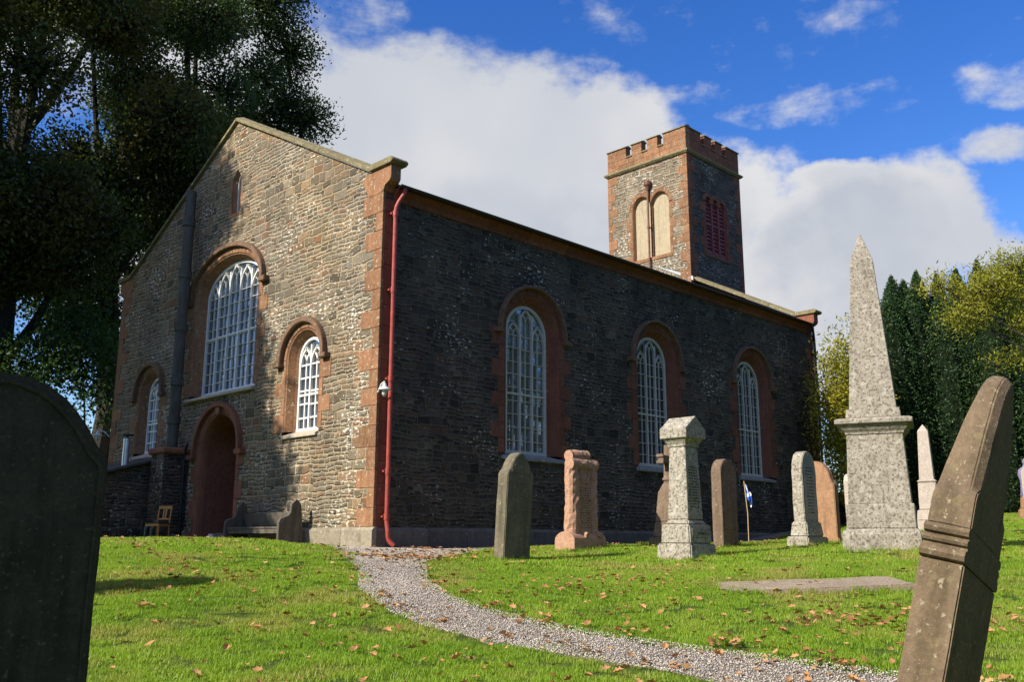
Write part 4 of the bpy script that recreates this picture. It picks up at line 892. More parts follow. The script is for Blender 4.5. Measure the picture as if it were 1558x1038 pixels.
# 13 urn monument at the right edge
X, Y = 17.15, -6.75
root = empty('urn_monument', (X, Y, gz(X, Y) - .03), 'monument with a purple draped urn before the yews at the right edge', 'monument', rz=R(20))
base_block(root, .36, .36, -.2, .3, M['orange'], .03, 'lower_base'); base_block(root, .27, .27, .3, .62, M['orange'], .02, 'upper_base')
mb = MB(); mb.loft([[(r_ * (1 + .12 * math.sin(5 * t_)) * math.cos(t_), r_ * (1 + .12 * math.sin(5 * t_)) * math.sin(t_), z) for t_ in [2 * math.pi * k / 30 for k in range(30)]] for r_, z in ((.24, .62), (.21, .8), (.2, 1.05), (.24, 1.22), (.22, 1.36), (.12, 1.44), (.09, 1.52), (.12, 1.58), (.08, 1.66), (.02, 1.7))], caps=True); mb.build('draped_urn', M['purple'], root, smooth=True)
mb = MB(); pr2 = sym([(.2, .55), (.2, 1.3), (.12, 1.42), (0, 1.45)]); mb.prism([(-.36, a_, z) for a_, z in pr2], [(-.27, a_, z) for a_, z in pr2]); mb.build('side_tablet', M['whitestone'], root, bevel=.01)
# 14 stone hidden behind the near left one, whose shadow crosses the grass
X, Y = -7.75, -5.15
o = profile_slab(sym([(.36, -.3), (.36, .95)] + arcpts(0, .95, .36, 0, 90, 8, .22)), .15, mat=M['slabdark']); place(o, X, Y, gz(X, Y), 62, 0, -1); tag(o, 'plain headstone hidden behind the dark foreground headstone at left', 'headstone')
# 15 near left headstone
X, Y = -9.885, -10.38
ph = [(.47, -.3), (.485, 1.31), (.475, 1.335), (.455, 1.35), (.43, 1.375), (.405, 1.415), (.37, 1.47), (.325, 1.525), (.265, 1.585), (.19, 1.635), (.10, 1.665), (0, 1.672)]
o = profile_slab(sym(ph), .14, mat=M['fore_dark'], amp=.005, cuts=5, size=.035, bev=.016); place(o, X, Y, -.80, 0, 0, .0); tag(o, 'large shaded headstone with a rounded top filling the left foreground', 'headstone')
mb = MB(); q = sym([(x - .035 if x > 0 else 0, z - .03 if z > 0 else z) for x, z in ph]); q2 = sym([(x - .048 if x > 0 else 0, z - .045 if z > 0 else z) for x, z in ph])
mb.loft([[(x, -.068, z) for x, z in q], [(x, -.078, z) for x, z in q], [(x, -.078, z) for x, z in q2], [(x, -.068, z) for x, z in q2]], False); mb.build('edge_roll', M['fore_dark'], o)
# 16 near right headstone, leaning, moulded edge
root = empty('leaning_headstone', (-7.875, -13.495, -.815), 'thick reddish sandstone headstone leaning to the right in the foreground, its moulded edge sunlit', 'headstone', rz=R(13.5))
HW, T2 = .30, .069
ysh = 1.10
pr3 = [(HW, -.4), (HW, .86)]
mb = MB(); mb.prism([(x, -T2, z) for x, z in sym([(HW, -.5), (HW, .88)])], [(x, T2, z) for x, z in sym([(HW, -.5), (HW, .88)])]); lb = mb.build('lower_shaft', M['fore_red'], root, bevel=.006, seg=2); weather(lb, .003, 4, .04)
mo = [(HW, .88), (HW + .018, .885), (HW + .028, .90), (HW + .018, .918), (HW - .002, .922), (HW - .002, .932), (HW + .012, .936), (HW + .018, .945), (HW + .012, .954), (HW - .004, .958), (HW - .004, .964), (HW + .014, .968), (HW + .022, .981), (HW + .014, .994), (HW - .002, .998)]
mb = MB(); mb.loft([[(-x, -T2 - .001, z), (x, -T2 - .001, z), (x, T2 + .001, z), (-x, T2 + .001, z)] for x, z in mo], caps=True); mbo = mb.build('edge_moulding', M['fore_red'], root, bevel=.0); 
tp = [(HW, .996), (HW, 1.10), (HW - .012, 1.12), (HW - .034, 1.145), (HW - .052, 1.20), (HW - .078, 1.27), (HW - .108, 1.34), (HW - .145, 1.41), (HW - .19, 1.475), (HW - .24, 1.515), (0, 1.54)]
tp = [(x, z if z < 1.1 else 1.1 + (z - 1.1) * 1.2) for x, z in tp]
cham = lambda z: 0 if z < 1.15 else min(.035, (z - 1.15) * .5)
full = sym(tp)
mb = MB(); L = [[(x, -T2, z) for x, z in full], [(x, T2, z) for x, z in full]]
inn = sym([(x - (.03 if z > 1.15 else 0), z - (.012 if z > 1.15 else 0)) if x else (0, z - .03) for x, z in tp])
mb.loft([[(x, -T2, z) for x, z in inn], [(x, -T2 + .028, z) for x, z in full], [(x, T2 - max(0, z - 1.12) * .12, z) for x, z in full]], True, True); hd = mb.build('arched_head', M['fore_red'], root, bevel=.005, seg=2); weather(hd, .004, 4, .035)
root.rotation_mode = 'XYZ'; root.rotation_euler = (R(12.5), R(11), R(10.5))
# ------------------------------------------------------------------ things by the gable
root = empty('wooden_bench', (0, 0, gz(-.4, 3) - .02), 'weathered oak bench with tall shaped end panels, against the gable wall', 'bench')
def endp(y, name):
    mb = MB(); pe = [(-.74, -.1), (-.74, .52), (-.70, .60), (-.60, .63), (-.52, .66), (-.47, .72), (-.45, .90), (-.40, .94), (-.33, 1.0), (-.26, .94), (-.22, .90), (-.13, .12), (-.13, -.1)]
    mb.prism([(x, y - .035, z) for x, z in pe], [(x, y + .035, z) for x, z in pe]); return mb.build('end_panel', M['wood_grey'], root, bevel=.01)
endp(2.22, 'e'); endp(4.42, 'e')
mb = MB(); [mb.box(-.68 + k * .13, -.57 + k * .13, 2.255, 4.385, .40, .435) for k in range(4)]; mb.build('seat', M['wood_grey'], root, bevel=.004)
mb = MB(); mb.prism([(-.24, 2.255, .46), (-.20, 2.255, .46), (-.27, 2.255, .74), (-.31, 2.255, .74)], [(-.24, 4.385, .46), (-.20, 4.385, .46), (-.27, 4.385, .74), (-.31, 4.385, .74)]); mb.build('backrest', M['wood_grey'], root, bevel=.006)
mb = MB(); mb.box(-.66, -.62, 2.255, 4.385, .30, .40); mb.box(-.22, -.18, 2.255, 4.385, .28, .38); mb.build('rail', M['wood_grey'], root)
root = empty('wooden_chair', (-.95, 7.25, gz(-.95, 7.25)), 'small varnished wooden chair with a split back, standing left of the church door', 'chair', rz=R(205))
mb = MB(); mb.box(-.20, .20, -.2, .2, .43, .455); mb.build('seat', M['boot'], root, bevel=.006)
mb = MB(); [mb.box(*q_) for q_ in ((-.20, .20, .17, .20, .37, .43), (-.20, .20, -.20, -.17, .37, .43), (.17, .2, -.17, .17, .37, .43), (-.2, -.17, -.17, .17, .37, .43))]; mb.build('seat_frame', M['wood'], root, bevel=.003)
for sx_, sy_ in ((.18, .18), (.18, -.18)): mb = MB(); mb.box(sx_ - .018, sx_ + .018, sy_ - .018, sy_ + .018, -.02, .43); mb.build('leg', M['wood'], root, bevel=.003)
for sy_ in (.18, -.18): mb = MB(); mb.tube([(-.2, sy_, -.02), (-.185, sy_, .43), (-.25, sy_, .86)], .02, 6); mb.build('leg', M['wood'], root)
mb = MB(); P_ = lambda x, y, z: (x - (z - .43) * .15, y, z); mb.box(-.205, -.175, -.17, .17, .79, .86, P_); mb.box(-.20, -.18, -.17, .17, .53, .57, P_); [mb.box(-.197, -.183, y_ - .022, y_ + .022, .57, .79, P_) for y_ in (-.035, .035)]; mb.build('backrest', M['wood'], root, bevel=.003)
def boot(x, y, rz, lab):
    mb = MB(); L = []
    for z, rx, ry, dx in ((0, .12, .045, .06), (.03, .13, .05, .06), (.07, .11, .047, .045), (.10, .065, .045, .01), (.16, .055, .05, 0), (.28, .06, .055, -.003), (.36, .063, .06, -.005)):
        L.append([(dx + rx * math.cos(t_), ry * math.sin(t_), z) for t_ in [2 * math.pi * k / 14 for k in range(14)]])
    mb.loft(L, True, True); o = mb.build('rubber_boot', M['boot'], None, smooth=True); place(o, x, y, gz(x, y), rz); tag(o, lab, 'boot', 'pair of boots under the chair'); return o
boot(-1.12, 7.12, 200, 'dark green rubber boot nearer the door, standing under the wooden chair'); boot(-1.18, 7.32, 190, 'dark green rubber boot farther from the door, standing under the wooden chair')
mb = MB(); mb.box(-.62, -.08, 4.62, 5.12, -.1, .27); o = mb.build('stone_block', M['plinth_dark'], None, bevel=.02, seg=2); weather(o, .008, 2, .12); o.location = (0, 0, gz(-.3, 4.9)); tag(o, 'grey stone block between the bench and the church door step', 'stone block')
mb = MB(); mb.loft([[(r_ * math.cos(t_), r_ * math.sin(t_), z) for t_ in [2 * math.pi * k / 14 for k in range(14)]] for r_, z in ((.06, 0), (.07, .02), (.075, .15), (.08, .155), (.068, .15), (.06, .02))], caps=True); o = mb.build('white_pot', M['lampwhite'], None); o.location = (-.45, 5.5, .155 ); tag(o, 'small white pot on the church door step', 'pot')
mb = MB(); mb.loft([[(.12 * k_ * math.cos(t_), .1 * k_ * math.sin(t_), z) for t_ in [2 * math.pi * k / 9 for k in range(9)]] for k_, z in ((1, 0), (1.1, .08), (.8, .17), (.3, .2))], caps=True); o = mb.build('loose_stone', M['plinth_dark'], None); weather(o, .02); o.location = (-.6, 7.12, gz(-.6, 7.12)); tag(o, 'rounded loose stone at the left end of the church door step', 'stone')
# boundary wall behind
mb = MB(); P0, P1 = Vector((20.6, 3.0, 0)), Vector((19.9, -1.8, 0)); dv = (P1 - P0).normalized(); nv = Vector((-dv.y, dv.x, 0)) * .22
mb.prism([P0 - nv + Vector((0, 0, .2)), P0 - nv + Vector((0, 0, 1.72)), P0 + nv + Vector((0, 0, 1.72)), P0 + nv + Vector((0, 0, .2))], [P1 - nv + Vector((0, 0, .2)), P1 - nv + Vector((0, 0, 1.75)), P1 + nv + Vector((0, 0, 1.75)), P1 + nv + Vector((0, 0, .2))])
o = mb.build('boundary_wall', M['slatewall'], None); tag(o, 'low dark rubble boundary wall beyond the far end of the church', 'wall')
mb = MB(); k_ = 0
for x in np.linspace(0, 4.8, 9)[:-1]: q0 = P0 + dv * x; q1 = P0 + dv * (x + .58); zt_ = 1.73 + x * .006; mb.prism([q0 - nv * 1.2 + Vector((0, 0, zt_)), q0 - nv * 1.1 + Vector((0, 0, zt_ + .1)), q0 + nv * 1.1 + Vector((0, 0, zt_ + .1)), q0 + nv * 1.2 + Vector((0, 0, zt_))], [q1 - nv * 1.2 + Vector((0, 0, zt_)), q1 - nv * 1.1 + Vector((0, 0, zt_ + .1)), q1 + nv * 1.1 + Vector((0, 0, zt_ + .1)), q1 + nv * 1.2 + Vector((0, 0, zt_))])
mb.build('wall_coping', M['slatewall'], o)
mb = MB(); X, Y = 8.2, -5.3
mb.tube([(0, 0, -.05), (.03, 0, .3), (-.02, .02, .62)], .01, 5); mb.tube([(.03, 0, .25), (.12, 0, .5), (.14, .03, .66)], .007, 5); mb.tube([(.01, 0, .15), (-.1, .02, .4), (-.13, 0, .6)], .007, 5); o = mb.build('dead_plant', M['twig'], None); o.location = (X, Y, gz(X, Y)); tag(o, 'pale dead twiggy plant by the orange headstone', 'plant')
# ------------------------------------------------------------------ trees
def leaf_quads(cent, size, rng, aspect=.6, up=.3, fold=True):
    """one folded leaf per centre"""
    n = len(cent); d = rng.normal(size=(n, 3)); d /= np.linalg.norm(d, axis=1, keepdims=True)
    e = rng.normal(size=(n, 3)); e[:, 2] += up; e = np.cross(d, e); e /= np.linalg.norm(e, axis=1, keepdims=True) + 1e-9
    s = size * rng.uniform(.6, 1.25, (n, 1)); nn = np.cross(d, e)
    a = cent - d * s * .5; b = cent + e * s * aspect * .5 + nn * s * .12; c = cent + d * s * .5; f_ = cent - e * s * aspect * .5 + nn * s * .12
    v = np.stack([a, b, c, f_], 1).reshape(-1, 3); q = np.arange(4 * n).reshape(n, 4); return v, q
def bez(p0, p1, p2, n=8):
    return [p0 * (1 - t) ** 2 + p1 * 2 * t * (1 - t) + p2 * t * t for t in [k / n for k in range(n + 1)]]
def tree(name, label, cat, base, lobes, trunk_top, r0, leafm, nleaf, lsize, seed, group=None, spread=.42, ncl=60, bark='bark', aspect=.6, flat=.75, droop=0.0, shell=.45, twigs=True):
    rng = np.random.default_rng(seed); base = np.array(base, float)
    root = empty(name, tuple(base), label, cat, group)
    mb = MB(); tt_ = np.array(trunk_top, float) - base
    tr = [np.array([0, 0, -.4]), np.array([0, 0, .05]), tt_ * .35 + rng.normal(0, .12, 3), tt_ * .7 + rng.normal(0, .15, 3), tt_]
    mb.tube(tr, [r0 * 1.5, r0 * 1.2, r0 * .9, r0 * .75, r0 * .5], 10)
    C = []; vol = sum(l[3] * l[4] * l[5] for l in lobes)
    for (x, y, z, rx, ry, rz) in lobes:
        c = np.array([x, y, z]) - base; r3 = np.array([rx, ry, rz])
        st = tt_ * rng.uniform(.3, 1.0); m_ = (st + c) / 2 + np.array([0, 0, -.08 * np.linalg.norm(c - st)]) + rng.normal(0, .3, 3)
        L = bez(st, m_, c, 7); (mb.tube(L, list(np.linspace(r0 * .42, r0 * .12, 8)), 7) if rng.random() < .35 else None)
        k = max(6, int(ncl * rx * ry * rz / vol * len(lobes)))
        u = rng.normal(size=(k, 3)); u /= np.linalg.norm(u, axis=1, keepdims=True); rad = rng.uniform(shell, 1.0, (k, 1)) ** .6
        cl = c + u * rad * r3; cl[:, 2] -= droop * (1 - u[:, 2]) * rad[:, 0]
        if twigs:
            for q in cl[: max(3, k // 5)]:
                s_ = L[7]; mm_ = (s_ + q) / 2 + rng.normal(0, .15 * np.linalg.norm(q - s_) ** .5, 3); mb.tube(bez(s_, mm_, q, 4), list(np.linspace(r0 * .10, r0 * .025, 5)), 4, False)
        C.append(cl)
    C = np.concatenate(C); n_per = rng.poisson(nleaf / len(C) * rng.uniform(.5, 1.5, len(C)))
    idx = np.repeat(np.arange(len(C)), n_per); sp_ = rng.uniform(.6, 1.4, len(C))[idx][:, None] * spread
    P_ = C[idx] + rng.normal(size=(len(idx), 3)) * sp_ * np.array([1, 1, flat])
    v, q = leaf_quads(P_, lsize, rng, aspect)
    mb.build('trunk', M[bark], root, uv=False); o = fast_mesh('crown', v, q, M[leafm], False, root); return root
def lobes_in(c, r, n, lr, seed, keep=None):
    rng = np.random.default_rng(seed); out = []
    while len(out) < n:
        u = rng.uniform(-1, 1, 3)
        if (u ** 2).sum() > 1: continue
        p = np.array(c) + u * np.array(r); s = rng.uniform(.8, 1.25)
        if keep and not keep(p): continue
        out.append((p[0], p[1], p[2], lr * s, lr * s, lr * s * .8))
    return out
zt = lambda x, y: gz(x, y) - .1
def shade_lobes():
    out = []; rr = random.Random(4); z = .0
    while z < 11:
        y = 3.0
        while y < 14.5:
            yy, zz = y + rr.uniform(-.3, .3), z + rr.uniform(-.3, .3); b = np.interp(zz, [0, 1, 2.3, 3.5, 5, 6, 7.5, 9, 11], [3.1, 3.2, 3.4, 4.0, 4.7, 5.2, 6.7, 6.45, 6.7])
            hole = ((yy - 6.6) / 1.8) ** 2 + ((zz - 7.0) / .9) ** 2 < 1
            if yy > b + .55 and not hole and not (yy > 9.6 and rr.random() < .22):
                d = rr.uniform(12.5, 14.5); out.append((-d, yy + d * .2309, zz + d * .685, .8, .8, .75))
            y += 1.05
        z += 1.0
    return out
tree('sycamore_tree', 'huge sycamore at the left edge with rust-tinted autumn leaves high up', 'tree', (-1.6, 18.5, zt(-1.6, 18.5)), lobes_in((-2.0, 18.5, 16.5), (5.2, 4.5, 8.0), 30, 1.7, 1) + [(-3.6, 16.0, 10.5, 1.8, 1.8, 1.3), (-1.5, 16.8, 10.2, 1.6, 1.6, 1.1), (.6, 17.4, 10.8, 1.5, 1.5, 1.2)], (-1.8, 18.5, 15), .55, 'syc', 150000, .16, 11, spread=.36, ncl=33 * 24)
tree('oak_tree', 'tall dark oak with spreading limbs rising behind the church gable', 'tree', (8.0, 23.0, zt(8, 23)), lobes_in((7.4, 23, 18), (5.2, 4.5, 8.5), 24, 1.7, 2) + [(12.6, 22.5, 16.9, 1.4, 1.6, .8), (12.0, 22.5, 20.5, 1.5, 1.6, 1.3), (10.8, 22.5, 23.5, 1.6, 1.6, 1.6)], (7.2, 23, 17), .62, 'oak', 95000, .16, 12, spread=.28, ncl=27 * 20)
tree('oak_tree', 'dense dark oak filling the sky between the sycamore and the church gable', 'tree', (3.2, 22.0, zt(3.2, 22)), lobes_in((3.0, 22, 15.5), (4.5, 4.5, 9.5), 26, 1.7, 3), (3.1, 22, 14), .5, 'oak', 105000, .16, 13, spread=.32, ncl=26 * 22)
tree('elder_tree', 'low leafy tree beside the lower left corner of the church gable', 'tree', (.8, 17.2, zt(.8, 17.2)), lobes_in((.3, 17.2, 4.6), (2.2, 1.8, 3.0), 10, 1.0, 4), (.6, 17.2, 4), .16, 'shrubleaf', 16000, .15, 14, spread=.3, ncl=150)
# trees west of the churchyard path; they stand left of the picture and shade the gable
tree('lime_tree', 'lime tree outside the left edge whose shadow falls over half the gable', 'tree', (-13.5, 14.0, zt(-13.5, 14.0)), shade_lobes(), (-13.5, 14, 12), .5, 'oak', 110000, .24, 15, spread=.32, ncl=2200, twigs=False)
tree('yellow_willow', 'slender bush with bright yellow-green leaves at the far right corner of the church', 'tree', (17.8, -1.5, zt(17.8, -1.5)), [(17.5, -1.3, 5.1, .6, .5, 1.0), (17.4, -1.2, 4.0, .6, .5, 1.1), (17.9, -1.5, 4.0, .6, .5, 1.1), (17.6, -1.3, 3.0, .65, .6, .9), (18.0, -1.5, 5.9, .35, .4, .7), (18.2, -1.8, 2.8, .5, .5, .7), (18.4, -1.7, 4.6, .5, .5, 1.1), (18.25, -1.7, 6.9, .2, .25, .6), (17.6, -1.35, 6.2, .35, .35, .6), (17.7, -1.4, 2.0, .6, .5, .6)], (17.8, -1.5, 4.2), .07, 'yellow', 17000, .15, 16, spread=.28, ncl=150, aspect=.35, bark='cane')
tree('rowan_tree', 'yellow-green rowan branches reaching in from the right in front of the yews', 'tree', (18.9, -9.4, zt(18.9, -9.4)), [(17.0, -6.2, 7.3, .9, .9, .55), (16.7, -5.8, 6.5, .75, .7, .4), (17.5, -7.0, 7.9, .8, .9, .5), (17.6, -7.2, 6.3, .7, .8, .4), (16.3, -5.2, 7.5, .5, .6, .3), (17.9, -7.6, 7.1, .8, .9, .5), (17.3, -6.5, 5.3, .5, .5, .25), (18.1, -8.0, 5.3, .6, .6, .3)], (18.5, -8.6, 6.3), .16, 'rowan', 13000, .115, 17, spread=.2, ncl=200, aspect=.32)
tree('oak_tree', 'brownish oak crown peeping in at the upper right edge above the yews', 'tree', (31.5, -7.2, zt(31.5, -7.2)), lobes_in((31.6, -8.2, 10.2), (1.8, 1.8, 3.0), 10, 1.2, 6), (31.3, -7.1, 9), .3, 'oak', 16000, .18, 18, spread=.35, ncl=240)
def yew(x, y, h, rr_, seed, label, nlob=7, n=60000):
    rng = np.random.default_rng(seed); z0 = zt(x, y); root = empty('yew_tree', (x, y, z0), label, 'yew', 'dark columnar yews at the right')
    mb = MB(); mb.tube([(0, 0, -.3), (0, 0, 1.0), (.05, 0, 2.2)], [.3, .22, .15], 8); mb.build('trunk', M['bark'], root, uv=False)
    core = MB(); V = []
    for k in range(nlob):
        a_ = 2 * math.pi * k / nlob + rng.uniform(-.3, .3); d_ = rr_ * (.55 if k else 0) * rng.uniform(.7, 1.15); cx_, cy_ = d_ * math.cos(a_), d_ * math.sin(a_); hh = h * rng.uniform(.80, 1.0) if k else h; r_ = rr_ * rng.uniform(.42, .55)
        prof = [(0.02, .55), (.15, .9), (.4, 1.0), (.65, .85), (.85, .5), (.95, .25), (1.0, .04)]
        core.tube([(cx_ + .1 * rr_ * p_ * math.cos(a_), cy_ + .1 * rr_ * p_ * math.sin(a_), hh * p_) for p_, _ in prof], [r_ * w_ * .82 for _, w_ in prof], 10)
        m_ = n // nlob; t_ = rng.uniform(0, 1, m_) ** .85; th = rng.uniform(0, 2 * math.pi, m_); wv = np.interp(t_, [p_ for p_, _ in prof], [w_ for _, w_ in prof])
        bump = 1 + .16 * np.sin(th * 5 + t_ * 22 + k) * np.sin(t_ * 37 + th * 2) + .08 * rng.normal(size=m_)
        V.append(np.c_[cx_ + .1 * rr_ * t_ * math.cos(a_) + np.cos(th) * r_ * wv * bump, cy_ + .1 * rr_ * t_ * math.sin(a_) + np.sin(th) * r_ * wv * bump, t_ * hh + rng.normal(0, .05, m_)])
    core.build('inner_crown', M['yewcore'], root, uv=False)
    v, q = leaf_quads(np.concatenate(V), .095, rng, .4, .2); fast_mesh('crown', v, q, M['yew'], False, root)
yew(21.9, -1.5, 8.7, 1.75, 21, 'leftmost of the dark columnar yews, its spires highest beside the tall obelisk'); yew(22.9, -2.7, 8.7, 1.7, 22, 'dark columnar yew second from the left, right of the tallest spires')
yew(23.7, -3.9, 9.1, 1.8, 23, 'middle dark columnar yew, behind the rowan branches'); yew(24.5, -5.2, 9.0, 1.8, 24, 'dark columnar yew above the leaning foreground headstone'); yew(25.4, -6.6, 9.2, 1.9, 25, 'rightmost dark columnar yew at the edge of the photo')
# unseen trees added south and west, behind the camera: darken the shaded walls and show in the panes
rng = np.random.default_rng(77); C_ = []
for k in range(74):
    a_ = R(rng.uniform(95, 335)); d_ = rng.uniform(26, 40) + (14 if k % 3 == 0 else 0); x_, y_ = -3 + d_ * 1.15 * math.sin(a_), -8 + d_ * math.cos(a_) ; hh = rng.uniform(13, 19) if math.degrees(a_) < 235 else rng.uniform(9.5, 12)
    u_ = rng.normal(size=(260, 3)); u_ /= np.linalg.norm(u_, axis=1, keepdims=True); C_.append(np.array([x_, y_, hh * .52]) + u_ * rng.uniform(.5, 1, (260, 1)) * np.array([3.8, 3.8, hh * .5]))
C_ = np.concatenate(C_); idx = np.repeat(np.arange(len(C_)), 9); v, q = leaf_quads(C_[idx] + rng.normal(size=(len(idx), 3)) * .5, .55, rng, .7)
tag(fast_mesh('added_tree_belt', v, q, M['oak']), 'unseen belt of trees added behind the camera to darken the shaded faces', 'added_tree_belt', kind='stuff')
# ------------------------------------------------------------------ fallen leaves
def leaf_mesh(seed, lobed=True):
    rr = random.Random(seed); n = 9; L = []; curl = rr.uniform(.25, .8); tw_ = rr.uniform(-.5, .5)
    out = []
    for i in range(n + 1):
        t_ = i / n; w_ = (math.sin(math.pi * min(1, t_ * 1.05)) ** .8 * .34) * (1 + .35 * math.cos(t_ * 19)) if lobed else math.sin(math.pi * t_) * .25
        z = curl * (t_ - .5) ** 2 * .9; out.append([(t_ - .5, -w_, z + w_ * curl * 1.1), (t_ - .5, 0, z + .02 * math.sin(t_ * 9)), (t_ - .5, w_ * rr.uniform(.8, 1.1), z + w_ * (curl + tw_) * .9)])
    mb = MB(); mb.loft(out, False); mb.tube([(-.5, 0, curl * .22), (-.75, .03, curl * .3 + .05)], .012, 4); me = mb.build('fallen_leaf', M['dead'], None, uv=False); d = me.data; COL.objects.unlink(me); bpy.data.objects.remove(me); return d
LM = [leaf_mesh(s_, s_ % 4 != 0) for s_ in range(8)]
rng = np.random.default_rng(5)
def st2xy(s_, t_): return CAMP[0] + FH[0] * t_ + RH[0] * s_, CAMP[1] + FH[1] * t_ + RH[1] * s_
CLU = [(st2xy((u_ - 779) / 1424 * t_, t_), sp_, w_) for u_, t_, sp_, w_ in ((650, 14.5, .45, 160), (600, 14.2, .35, 80), (560, 15.5, .4, 25), (700, 16, .6, 110), (300, 10.5, .6, 90), (330, 9.5, .9, 40), (450, 11.5, 1.0, 30), (1330, 8.4, .5, 120), (1220, 8.0, .45, 40), (1130, 7.3, .45, 35), (920, 10.5, .6, 110), (860, 9, .6, 30), (1040, 10.8, .7, 35), (500, 8, .8, 35), (600, 6.8, .8, 30), (750, 7.0, .6, 20), (250, 13, .8, 30), (1290, 10.8, .8, 30), (1160, 6.7, .35, 26), (1370, 8.9, .4, 40))]
for q_ in resamp(PL, 26)[5:21]: CLU.append(((q_[0] + .05, q_[1]), .10, 7))
for q_ in resamp(PR, 26)[5:21]: CLU.append(((q_[0] - .05, q_[1]), .12, 12))
pts = []
for (c_, sp_, w_) in CLU: pts.append(np.c_[rng.normal(c_[0], sp_, w_), rng.normal(c_[1], sp_, w_)])
t_ = np.sqrt(rng.uniform(25, 24 ** 2, 1700)); s_ = rng.uniform(-.62, .62, 1700) * t_; ux, uy = st2xy(s_, t_); pts.append(np.c_[ux, uy])
pts = np.concatenate(pts); ok = ~((pts[:, 0] > -.1) & (pts[:, 1] > -.1)); pts = pts[ok]
tdep = (pts - CAMP) @ FH; sdep = (pts - CAMP) @ RH; vis = (np.abs(sdep) < .56 * tdep) & (tdep > 5.2)
sz = rng.uniform(.035, .09, len(pts)) ; score = np.where(vis, sz / tdep, 0); order = np.argsort(-score); top = order[:300]; rest = order[300:]
onp = inpoly(pts[:, 0], pts[:, 1], PATHPOLY); zz = ground(pts[:, 0], pts[:, 1]) + np.where(onp, .035, .045)
lr_ = random.Random(9)
for k, i in enumerate(top):
    o = bpy.data.objects.new('fallen_leaf', LM[k % 8]); COL.objects.link(o); o.location = (pts[i, 0], pts[i, 1], zz[i]); o.rotation_euler = (lr_.uniform(-.5, .5), lr_.uniform(-.5, .5), lr_.uniform(0, 6.28)); o.scale = (sz[i],) * 3
    tag(o, 'curled brown fallen leaf lying on the churchyard ground', 'fallen leaf', 'fallen brown leaves on the grass and path')
V = []; Q = []; off = 0
cache = []
for d in LM:
    a_ = np.zeros(len(d.vertices) * 3); d.vertices.foreach_get('co', a_); cache.append((a_.reshape(-1, 3), np.array([p.vertices[:] for p in d.polygons if len(p.vertices) == 4])))
for k, i in enumerate(rest):
    v0, q0 = cache[k % 8]; m_ = Matrix.Rotation(lr_.uniform(0, 6.28), 3, 'Z') @ Matrix.Rotation(lr_.uniform(-.5, .5), 3, 'X'); v1 = (v0 * sz[i]) @ np.array(m_).T + np.array([pts[i, 0], pts[i, 1], zz[i]]); V.append(v1); Q.append(q0 + off); off += len(v1)
o = fast_mesh('leaf_litter', np.concatenate(V), np.concatenate(Q), M['dead']); tag(o, 'scattered small brown leaves far over the lawn', 'leaf litter', kind='stuff')
# ------------------------------------------------------------------ gravel stones
n = 60000
t_ = np.sqrt(rng.uniform(25, 21 ** 2, n * 12)); s_ = rng.uniform(-.58, .6, n * 12) * t_; ux, uy = st2xy(s_, t_); ok = inpoly(ux, uy, PATHPOLY) | inpoly(ux, uy, STRIP); ux, uy = ux[ok][:n], uy[ok][:n]; n = len(ux)
s3 = rng.uniform(.0035, .009, (n, 1)) ** 1.0; octv = np.array([(1, 0, 0), (0, 1, 0), (-1, 0, 0), (0, -1, 0), (0, 0, .8), (0, 0, -.8)], float); octf = np.array([(0, 1, 4), (1, 2, 4), (2, 3, 4), (3, 0, 4), (1, 0, 5), (2, 1, 5), (3, 2, 5), (0, 3, 5)])
an = rng.uniform(0, 6.28, n); ca, sa_ = np.cos(an), np.sin(an); v = octv[None] * s3[:, None] * rng.uniform(.6, 1.3, (n, 6, 1)); vx = v[..., 0] * ca[:, None] - v[..., 1] * sa_[:, None]; vy = v[..., 0] * sa_[:, None] + v[..., 1] * ca[:, None]
gzz = ground(ux, uy) + .028; V = np.stack([vx + ux[:, None], vy + uy[:, None], v[..., 2] + gzz[:, None]], -1).reshape(-1, 3); Q = (octf[None] + 6 * np.arange(n)[:, None, None]).reshape(-1, 3)
m, t = newmat('gravel_stones'); ri = t.n('ShaderNodeNewGeometry').outputs['Random Per Island']; finish(t, t.ramp(ri, [(0, (.32, .275, .22)), (.4, (.46, .40, .33)), (.8, (.56, .495, .415)), (1, (.68, .62, .54))]), .9)
tag(fast_mesh('gravel', V, Q, m), 'loose pinkish grey gravel of the churchyard path', 'gravel', kind='stuff')
# ------------------------------------------------------------------ grass: tufts instanced over the lawn
def tuft(seed, n, rad, h, wd):
    rng = np.random.default_rng(seed); r_ = rad * np.sqrt(rng.uniform(0, 1, n)); a_ = rng.uniform(0, 6.28, n); bx_, by_ = r_ * np.cos(a_), r_ * np.sin(a_); hh = h * rng.uniform(.45, 1.1, n); th = rng.uniform(0, 6.28, n); ln = hh * rng.uniform(.1, .75, n); wv = wd * rng.uniform(.7, 1.3, n)
    dx, dy = np.cos(th), np.sin(th); V = []
    for lv_, lf, ww in ((0, 0, 1), (.55, .3, .8), (1, 1, .12)):
        cx_ = bx_ + dx * ln * lf; cy_ = by_ + dy * ln * lf; cz_ = hh * lv_ - .006
        V += [np.c_[cx_ - dy * wv * ww, cy_ + dx * wv * ww, cz_], np.c_[cx_ + dy * wv * ww, cy_ - dx * wv * ww, cz_]]
    V = np.stack(V, 1).reshape(-1, 3); b0 = 6 * np.arange(n)[:, None]; Q = np.concatenate([b0 + [0, 1, 3, 2], b0 + [2, 3, 5, 4]])
    o = fast_mesh('grass_tuft', V, Q, M['grass']); COL.objects.unlink(o); return o
